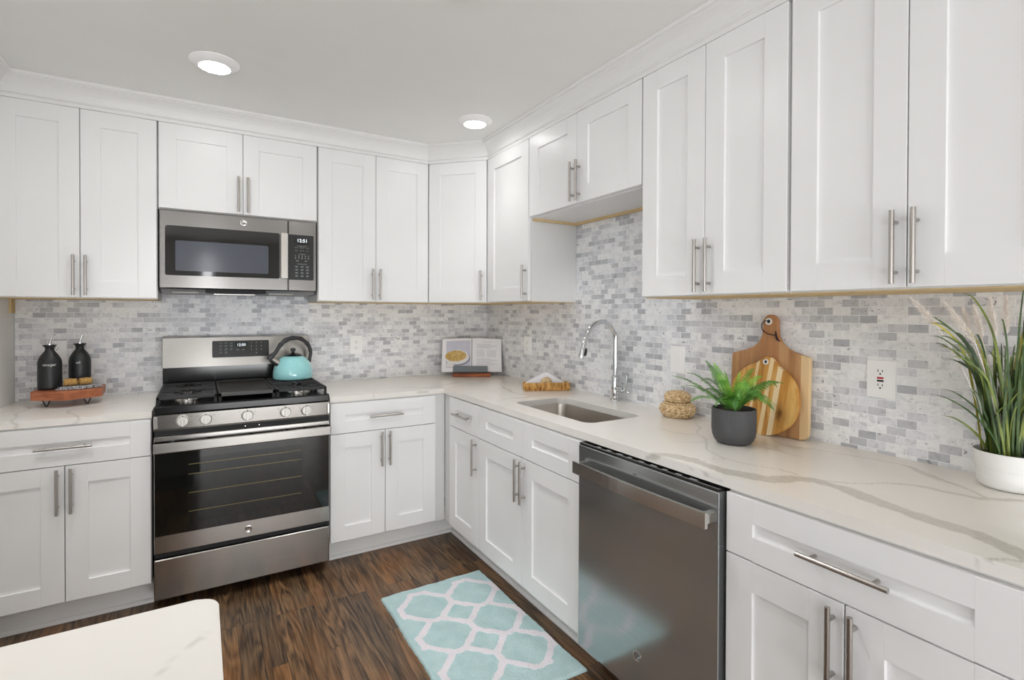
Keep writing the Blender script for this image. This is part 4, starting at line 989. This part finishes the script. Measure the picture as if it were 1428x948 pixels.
def leaf_patch(side, outline, lift, name, mat, parent):
    """a printed shape lying on the curved page; outline in page units (u 0..1 from spine, v 0..1 up)"""
    bm = bmesh.new(); b = B(); b.bm.free(); b.bm = bm
    vs_ = []
    us = [p[0] for p in outline]; vs2 = [p[1] for p in outline]
    bmt = bmesh.new(); f = bmt.faces.new([bmt.verts.new((p[0], p[1], 0)) for p in outline])
    for x in np.arange(min(us)+.06, max(us), .06): bmesh.ops.bisect_plane(bmt, geom=bmt.verts[:]+bmt.edges[:]+bmt.faces[:], plane_co=(float(x), 0, 0), plane_no=(1, 0, 0))
    r = bmesh.ops.extrude_face_region(bmt, geom=bmt.faces[:])
    top = {v for v in r['geom'] if isinstance(v, bmesh.types.BMVert)}
    for v in bmt.verts:
        u, z = v.co.x, v.co.y; l = lift if v in top else -.0003
        v.co = ML @ Vector((side*(.002+.209*u), dome(u)-l, .0105+z*.246-.004*u*z))
    bm.free(); b.bm = bmt
    return b.build(name, mat, parent)
ell = lambda cu, cv, ru, rv, n=24: [(cu+ru*math.cos(2*PI*i/n), cv+rv*math.sin(2*PI*i/n)) for i in range(n)]
leaf_patch(-1, [(.04, .12), (.86, .12), (.86, .93), (.04, .93)], .0004, 'photo_print', M['photo_grey'], pl)
leaf_patch(-1, ell(.47, .40, .43, .225), .0007, 'photo_shadow', M['print_rim'], pl)
leaf_patch(-1, ell(.50, .43, .42, .215), .0010, 'photo_bowl', M['print_bowl'], pl)
leaf_patch(-1, ell(.53, .47, .36, .165), .0013, 'photo_pasta', M['food'], pl)
leaf_patch(-1, [(.55, .14), (.84, .14), (.84, .28), (.62, .24)], .0009, 'photo_cloth', M['print_bowl'], pl)
tb = []
b = None
for i in range(20):
    v = .88-.036*i
    if i in (1, 6, 13): continue
    segs = [(.14, .42), (.5, .82)] if 7 <= i <= 12 else [(.16, .84-.1*(i % 3))]
    if i == 0: segs = [(.35, .68)]
    for u0, u1 in segs: tb.append((u0, u1, v))
tm = bmesh.new(); tq = B(); tq.bm.free(); tq.bm = tm
for u0, u1, v in tb:
    m_ = 6; rows = []
    for i in range(m_+1):
        u = u0+(u1-u0)*i/m_
        rows.append([tm.verts.new(ML @ Vector((.002+.209*u, dome(u)-l, .0105+z*.246-.004*u*z))) for z in (v, v+.011) for l in (-.0003, .0005)])
    for i in range(m_):
        A, C = rows[i], rows[i+1]
        for q in ((0, 1), (1, 3), (3, 2), (2, 0)): tm.faces.new((A[q[0]], A[q[1]], C[q[1]], C[q[0]]))
    tm.faces.new((rows[0][0], rows[0][2], rows[0][3], rows[0][1])); tm.faces.new((rows[-1][0], rows[-1][1], rows[-1][3], rows[-1][2]))
tq.build('printed_text', M['print_text'], pr)
boxm(B(), ML, -.213, .213, .0178, .0206, .0100, .256, bev=.001).build('cover', M['cover_grey'], k)

# ------------------------------------------------------------------ napkin tray
ang = math.atan2(-.102, .237); TX, TY = -.148, -.985
t = thing('napkin_tray', 'small rectangular woven tray holding white napkins near the sink', 'tray', (TX, TY, CT), ang)
def weave_wall(b, x0, y0, x1, y1, h, n):
    for i in range(n+1):
        k = i/n; x, y = x0+(x1-x0)*k, y0+(y1-y0)*k
        j = random.uniform(-.0012, .0012); hh = h+random.uniform(-.002, .002)
        b.tube([(x+j, y, .003), (x, y, h*.5), (x+j, y, hh)], [.0042, .0054, .0046], 8)
b = B(); X, Y, hh = .126, .036, .042
weave_wall(b, -X, -Y, X, -Y, hh, 30); weave_wall(b, -X, Y, X, Y, hh, 30); weave_wall(b, -X, -Y, -X, Y, hh, 8); weave_wall(b, X, -Y, X, Y, hh, 8)
b.box(-X, X, -Y, Y, .0006, .005)
b.tube([(-X, -Y, hh), (X, -Y, hh), (X, Y, hh), (-X, Y, hh)], .0048, 8, closed=True)
b.build('woven_basket', M['hyacinth'], t, True, 60)
o = B().prism([(-.114, 0), (.114, 0), (.114, .036), (.104, .043), (.010, .096), (-.010, .096), (-.104, .043), (-.114, .036)], -.024, .010, FRONT, .003)
o = o.build('folded_napkin', M['napkin'], None); o.location = (TX-.005, TY, CT+.0062); o.rotation_euler = (0, 0, ang); tag(o, 'white napkins folded to a triangle standing in the woven tray', 'napkin')
b = B()
for k_ in range(6): b.torus((0, 0, 0), .006+.0052*k_, .0034, 26, 7, 'y')
b.sphere((0, .002, 0), .033, 1, .22, 1)
o = b.build('woven_disc', M['seagrass'], None, True); o.location = Vector((TX, TY, CT+.043))+Matrix.Rotation(ang, 3, 'Z') @ Vector((-.004, -.0215, 0)); o.rotation_euler = (-.06, 0, ang)
tag(o, 'round coiled seagrass disc leaning against the white napkins', 'ornament')

# ------------------------------------------------------------------ woven hourglass jar
t = thing('woven_jar', 'small two-tier woven seagrass jar behind the fern', 'basket', (-.098, -1.885, CT))
def coils(b, prof, r):
    for i, (R, z) in enumerate(prof):
        n = 44; pts = [(R*math.cos(2*PI*k/n)*(1+.02*math.sin(k*2.2+i)), R*math.sin(2*PI*k/n)*(1+.02*math.sin(k*2.2+i)), z+.0016*math.sin(k*3.1+i*2)) for k in range(n)]
        b.tube(pts, r, 7, closed=True)
lowp = [(.045, .005), (.057, .012), (.064, .022), (.067, .032), (.067, .042), (.062, .051), (.050, .059)]
b = B(); coils(b, lowp, .0062); b.lathe([(.040, .001)]+[(R-.001, z) for R, z in lowp]+[(.03, .066)], 32)
for i in range(30):
    a = 2*PI*i/30
    pts = [((R+.006)*math.cos(a+.05*j), (R+.006)*math.sin(a+.05*j), z) for j, (R, z) in enumerate(lowp)]
    b.tube(pts, .0024, 5)
b.build('woven_bowl', M['seagrass'], t, True, 60)
upp = [(.036, .066), (.046, .073), (.050, .083), (.048, .092), (.041, .100), (.028, .105), (.012, .107)]
b = B(); coils(b, upp, .0058); b.lathe([(.035, .063)]+[(R-.001, z) for R, z in upp]+[(.0005, .109)], 32)
for i in range(24):
    a = 2*PI*i/24
    b.tube([((R+.005)*math.cos(a-.06*j), (R+.005)*math.sin(a-.06*j), z) for j, (R, z) in enumerate(upp[:5])], .0022, 5)
b.build('woven_lid', M['seagrass'], t, True, 60)

# ------------------------------------------------------------------ cutting boards leaning on the right wall
# local x = along the wall towards the viewer's right (-y), local y = towards the wall, z up
def eye(parent, x, z, yf, R):
    B().torus((x, yf-.0005, z), R, R*.38, 22, 8, 'y').build('eyelet', M['eyelet'], parent, True)
    B().cyl((x, yf-.0008, z), (x, yf+.002, z), R*.72, 18).build('hole', M['slot'], parent)
t = thing('cutting_board', 'large rectangular acacia cutting board with a handle, leaning on the tiled wall', 'cutting board', (-.047, -2.2570, CT), ROT_R)
t.rotation_euler = (Matrix.Rotation(ROT_R, 4, 'Z') @ Matrix.Rotation(-.062, 4, 'X') @ Matrix.Rotation(-.012, 4, 'Y')).to_euler()
def board_outline():
    L, R_, top, r = -.151, .151, .292, .022
    p = []
    for cx, cz_, a0 in ((R_-r, r, -PI/2), ): p += [(cx+r*math.cos(a0+PI/2*k/5), cz_+r*math.sin(a0+PI/2*k/5)) for k in range(6)]
    p += [(R_-.012+.012*math.cos(PI/2*k/4), top-.012+.012*math.sin(PI/2*k/4)) for k in range(5)]
    p += [(.095, .302), (.062, .318), (.044, .338), (.030, .362), (.028, .385)]
    p += [(.003+.028*math.cos(PI*k/10), .412+.030*math.sin(PI*k/10)) for k in range(11)]
    p += [(-.022, .385), (-.024, .362), (-.036, .338), (-.056, .318), (-.09, .304)]
    p += [(L+.012-.012*math.sin(PI/2*k/4), top+.002-.012+.012*math.cos(PI/2*k/4)) for k in range(5)]
    p += [(L+r-r*math.cos(PI/2*k/5), r-r*math.sin(PI/2*k/5)) for k in range(6)]
    return p
B().prism(board_outline(), -.010, .008, FRONT, .0025).build('board', M['acacia'], t)
eye(t, -.002, .416, -.009, .010)
B().tube(smooth_path([(-.004, -.011, .416), (-.016, -.013, .418), (-.026, -.013, .405), (-.024, -.013, .385), (-.004, -.013, .370), (.018, -.013, .366), (.030, -.013, .364), (.034, -.012, .356)], 5), .0018, 8).tube([(.028, -.013, .380), (.031, -.013, .362), (.036, -.012, .348), (.046, -.012, .342)], [.002, .004, .004, .001], 8).build('cord', M['cord'], t, True)
t = thing('cutting_board', 'round acacia cutting board in front of the large rectangular board', 'cutting board', (-.0895, -2.262, CT), ROT_R)
t.rotation_euler = (Matrix.Rotation(ROT_R, 4, 'Z') @ Matrix.Rotation(-.085, 4, 'X')).to_euler()
p = []
for k_ in range(64):
    a = -PI/2+2*PI*k_/64; x, z = .132*math.cos(a), .132+.132*math.sin(a)
    dz = abs(((a-PI/2+.10+PI) % (2*PI))-PI)
    z += .024*math.exp(-(dz/.22)**4); p.append((x, z))
B().prism(p, -.008, .008, FRONT, .002).build('board', M['acacia_round'], t)
eye(t, -.008+.014, .268, -.009, .0078)

# ------------------------------------------------------------------ fern
VR = Vector((math.cos(.532), -math.sin(.532), 0)); VF = Vector((math.sin(.532), math.cos(.532), 0))
t = thing('potted_fern', 'green fern in a ribbed charcoal pot in front of the cutting boards', 'plant', (-.284, -2.284, CT))
B().lathe([(.045, .0004), (.054, .003), (.062, .012), (.0685, .028), (.071, .05), (.071, .118), (.070, .120), (.066, .120), (.065, .108), (.0005, .108)], 144, flute=36, famp=.006, fr=(.02, .119)).build('pot', M['pot_grey'], t, True, 60)
B().lathe([(.064, .1085), (.03, .114), (.0005, .115)], 24).build('soil', M['soil'], t, True)
def frond(ctrl, wmax, mat, twist=0.0):
    pts = smooth_path(ctrl, 12); n = len(pts); bm = bmesh.new()
    for q in pts: q.x = min(q.x, .150)
    L = sum((pts[i+1]-pts[i]).length for i in range(n-1)); acc = 0; N = int(L/.0060); samples = []; cum = [0]
    for i in range(n-1): acc += (pts[i+1]-pts[i]).length; cum.append(acc)
    def at(d):
        for i in range(n-1):
            if cum[i+1] >= d: k = (d-cum[i])/max(1e-9, cum[i+1]-cum[i]); return pts[i].lerp(pts[i+1], k), (pts[i+1]-pts[i]).normalized()
        return pts[-1], (pts[-1]-pts[-2]).normalized()
    for i in range(N):
        d = L*(.10+.90*(i+.5)/N); u = d/L; P, T = at(d)
        side = T.cross(Vector((0, 0, 1))); side = side.normalized() if side.length > .05 else Vector((VR.x, VR.y, 0))
        side = Matrix.Rotation(twist, 3, T) @ side; nor = side.cross(T).normalized()
        w = 1.22*wmax*min(1, (u-.04)/.22)*min(1, (1.03-u)/.45)**.8
        for s in (-1, 1):
            dr = (side*s+T*.28-nor*.10*(1 if nor.z > 0 else -1)).normalized(); hw = .0018; jit = random.uniform(-.12, .12); dr = (dr+nor*jit).normalized()
            a = bm.verts.new(P-T*hw); b_ = bm.verts.new(P+dr*w*.55-T*hw*1.05+nor*.0012); c = bm.verts.new(P+dr*w); e = bm.verts.new(P+dr*w*.55+T*hw*1.05+nor*.0012); f = bm.verts.new(P+T*hw)
            bm.faces.new((a, b_, e, f)); bm.faces.new((b_, c, e))
    b = B(); b.bm.free(); b.bm = bm
    b.tube([p for p in pts[::2]], [.0014*(1-.7*i/len(pts[::2])) for i in range(len(pts[::2]))], 5, mi=1)
    return b.build('frond', [mat, M['fern_stem']], t)
def fr(dx, dz, df=0.0, arch=.05, w=.020, mat='fern', tw=0.0, b0=(0, 0)):
    tip = VR*dx+VF*df+Vector((0, 0, .112+dz)); st = VR*(dx*.10+b0[0])+VF*(df*.1+b0[1])+Vector((0, 0, .110))
    m = st.lerp(tip, .5)+Vector((0, 0, arch)); q1 = st.lerp(m, .5)+Vector((0, 0, arch*.35)); q2 = m.lerp(tip, .55)+Vector((0, 0, arch*.30))
    frond([st, q1, m, q2, tip], w, M[mat], tw)
fr(-.205, .115, .02, .022, .017, 'fern', .3); fr(-.190, .085, -.03, .028, .018, 'fern', .2); fr(-.168, .038, -.05, .03, .018, 'fern', -.2)
fr(-.062, .160, .02, .018, .021, 'fern_light', 1.2); fr(-.075, .165, .06, .02, .018, 'fern', 1.3)
fr(-.012, .130, .05, .02, .018, 'fern_light', 1.3); fr(.045, .125, .05, .02, .020, 'fern_light', 1.2); fr(.030, .105, -.02, .02, .024, 'fern_light', 1.3)
fr(.105, .135, .07, .03, .016, 'fern', .9); fr(.160, .095, -.02, .035, .023, 'fern', .35); fr(.205, .075, .05, .05, .016, 'fern', .2)
fr(.125, .022, -.03, .045, .018, 'fern', .2); fr(-.105, .030, -.10, .04, .020, 'fern', .3); fr(-.03, .055, -.11, .045, .022, 'fern', .5)
fr(-.14, .12, .06, .03, .016, 'fern', .4); fr(.13, .11, .06, .03, .016, 'fern_light', .6); fr(-.03, .10, .02, .02, .022, 'fern_light', 1.2); fr(.06, .08, .0, .03, .022, 'fern', .9); fr(-.10, .06, .02, .035, .02, 'fern', .5); fr(.10, .05, .0, .04, .02, 'fern', .5); fr(-.05, .02, -.12, .045, .02, 'fern', .4); fr(.08, .02, -.11, .045, .02, 'fern', .4)
fr(.05, .045, -.10, .05, .022, 'fern', .4); fr(-.08, .09, .08, .04, .018, 'fern', .5); fr(.085, .06, .09, .05, .018, 'fern', .4); fr(.0, .08, .10, .04, .018, 'fern', .5)

# ------------------------------------------------------------------ ornamental grass
GX, GY = -.079, -2.930
t = thing('potted_grass', 'tall ornamental grass with pale plumes in a white pot, right edge', 'plant', (GX, GY, CT))
B().lathe([(.050, .0004), (.060, .003), (.0655, .012), (.0672, .03), (.0680, .050), (.0695, .0525), (.0715, .056), (.0735, .088), (.0745, .0925), (.0730, .094), (.0705, .091), (.069, .080), (.0005, .080)], 56).build('pot', M['pot_white'], t, True, 50)
B().lathe([(.0685, .0805), (.04, .085), (.0005, .086)], 24).build('soil', M['soil'], t, True)
def blade(ctrl, w, mat):
    pts = smooth_path(ctrl, 7); n = len(pts); bm = bmesh.new(); rows = []
    for i, P in enumerate(pts):
        T = (pts[min(i+1, n-1)]-pts[max(i-1, 0)]).normalized(); side = (Vector((VR.x, VR.y, 0))*.9+VF*random.uniform(-.1, .1)); side = (side-T*side.dot(T)).normalized(); nor = side.cross(T)
        k = i/(n-1); ww = w*.95*(.55+.45*min(1, k*3))*(1-k**2.2)+.00045
        rows.append([bm.verts.new(P+side*ww), bm.verts.new(P-nor*ww*.28), bm.verts.new(P-side*ww), bm.verts.new(P-nor*ww*.10)])
    for i in range(n-1):
        for a in range(4): bm.faces.new((rows[i][a], rows[i][(a+1) % 4], rows[i+1][(a+1) % 4], rows[i+1][a]))
    bm.faces.new(rows[0][::-1]); bm.faces.new(rows[-1])
    b = B(); b.bm.free(); b.bm = bm; b.build('blade', mat, t, True, 60)
XMAX, = (-.012-GX,)
def lim(v): return Vector((min(v.x, XMAX), v.y, v.z))
def gb(dx, dz, df=0.0, w=.0034, mat='grass_dark', bend=.3, bx=None):
    """a blade whose tip stands dx to the viewer's right and dz above the pot rim"""
    a = random.uniform(0, 2*PI); r = random.uniform(.005, .048); base = Vector((r*math.cos(a), r*math.sin(a), .083))
    if bx is not None: bx = max(-.052, min(.052, bx))
    if bx is not None: base = VR*bx+VF*random.uniform(-.03, .03)+Vector((0, 0, .083))
    tip = VR*dx+VF*df+Vector((0, 0, .092+dz)); d = tip-base
    k1 = .12+.14*max(0, -bend); p1 = base+Vector((d.x*k1, d.y*k1, d.z*.36)); p2 = base+Vector((d.x*(.42-.1*bend), d.y*(.42-.1*bend), d.z*(.70+.08*bend))); p3 = base+Vector((d.x*.74, d.y*.74, d.z*(.93+.05*bend)))
    blade([base, lim(p1), lim(p2), lim(p3), lim(tip)], w, M[mat])
S_ = 1/545.
for u, v, df, w, mt, bd in ((1280, 460, -.02, .0034, 'grass_gold', .9), (1294, 460, .0, .0032, 'grass_dark', .9), (1280, 477, -.05, .003, 'grass_dark', .9), (1302, 478, .02, .0028, 'grass_dark', .7), (1304, 505, -.04, .0034, 'grass_mid', .9),
                           (1342, 419, .0, .0042, 'grass_mid', .6), (1352, 465, .03, .003, 'grass_gold', .9), (1418, 407, -.02, .0036, 'grass_dark', .1), (1432, 424, -.05, .0055, 'grass_mid', .4), (1436, 440, -.03, .0065, 'grass_gold', .7),
                           (1324, 548, -.06, .0024, 'grass_dark', -.9), (1334, 547, -.04, .0024, 'grass_dark', -.9), (1340, 473, .02, .003, 'grass_dark', .5), (1318, 470, .03, .003, 'grass_mid', .8), (1385, 480, .0, .004, 'grass_dark', .1), (1440, 470, -.06, .005, 'grass_gold', .8), (1428, 455, .0, .004, 'grass_dark', .4)):
    gb((u-1412)*S_, (640-v)*S_, df, w, mt, bd, bx=(u-1412)*S_*.22)
for i in range(58):
    a = random.gauss(-.012, .055); hgt = random.uniform(.13, .30)-abs(a)*.5
    gb(a+random.uniform(-.01, .01), hgt, random.uniform(-.07, .05), random.uniform(.0026, .0046), random.choice(['grass_dark', 'grass_dark', 'grass_dark', 'grass_mid', 'grass_mid', 'grass_gold'] if hgt > .2 else ['grass_dark', 'grass_dark', 'grass_mid']), random.uniform(.0, .6), bx=a*.7)
for i in range(10):
    u_, v_ = random.uniform(1296, 1372), random.uniform(440, 530)
    gb((u_-1412)*S_, (640-v_)*S_, random.uniform(-.06, .04), random.uniform(.0024, .0036), random.choice(['grass_dark', 'grass_dark', 'grass_mid']), random.uniform(.5, 1.0), bx=(u_-1412)*S_*.25)
for i in range(10):
    gb(random.uniform(.07, .17), random.uniform(.10, .36), random.uniform(-.12, -.02), random.uniform(.003, .005), random.choice(['grass_dark', 'grass_mid', 'grass_gold']), .7)
def plume(u0, v0, u1, v1, df):
    """feathery head from (u0,v0) at its foot to its tip"""
    A = VR*((u0-1412)*S_)+VF*df+Vector((0, 0, .092+(640-v0)*S_)); Bq = VR*((u1-1412)*S_)+VF*(df+.01)+Vector((0, 0, .092+(640-v1)*S_))
    A, Bq = lim(A), lim(Bq); base = Vector((VR.x*(u0-1412)*S_*.2, VR.y*(u0-1412)*S_*.2, .083)); D = Bq-A; L = D.length; T = D/L
    b = B(); b.tube(smooth_path([base, base.lerp(A, .5)+Vector((0, 0, .03)), A], 5), .0012, 6, mi=1)
    n = 620; s1 = T.orthogonal().normalized(); s2 = T.cross(s1)
    for i in range(n):
        k = (i+.5)/n; ph = i*2.399; rad = .0125*math.sin(PI*min(1, k*.9+.08))**.7*(1-.55*k)+.001
        out = s1*math.cos(ph)+s2*math.sin(ph); P = A+D*k; tip = P+out*rad*random.uniform(.8, 1.7)+T*(.007+.006*random.random())
        sd = out.cross(T)*.00045
        q = [b.bm.verts.new(P-sd), b.bm.verts.new(P+sd), b.bm.verts.new(tip), b.bm.verts.new(P+out*rad*.4+T*.003)]
        b.bm.faces.new((q[0], q[1], q[2])); b.bm.faces.new((q[1], q[3], q[2])); b.bm.faces.new((q[3], q[0], q[2]))
    b.tube([A, A+D*.5, Bq], [.0018, .0015, .0006], 6)
    b.build('plume', [M['plume'], M['grass_dark']], t)
for q in ((1317, 466, 1284, 426, .02), (1360, 488, 1322, 432, .0), (1385, 484, 1378, 436, .03), (1398, 482, 1396, 427, .02), (1408, 478, 1413, 424, .01), (1376, 476, 1372, 440, .05)): plume(*q)
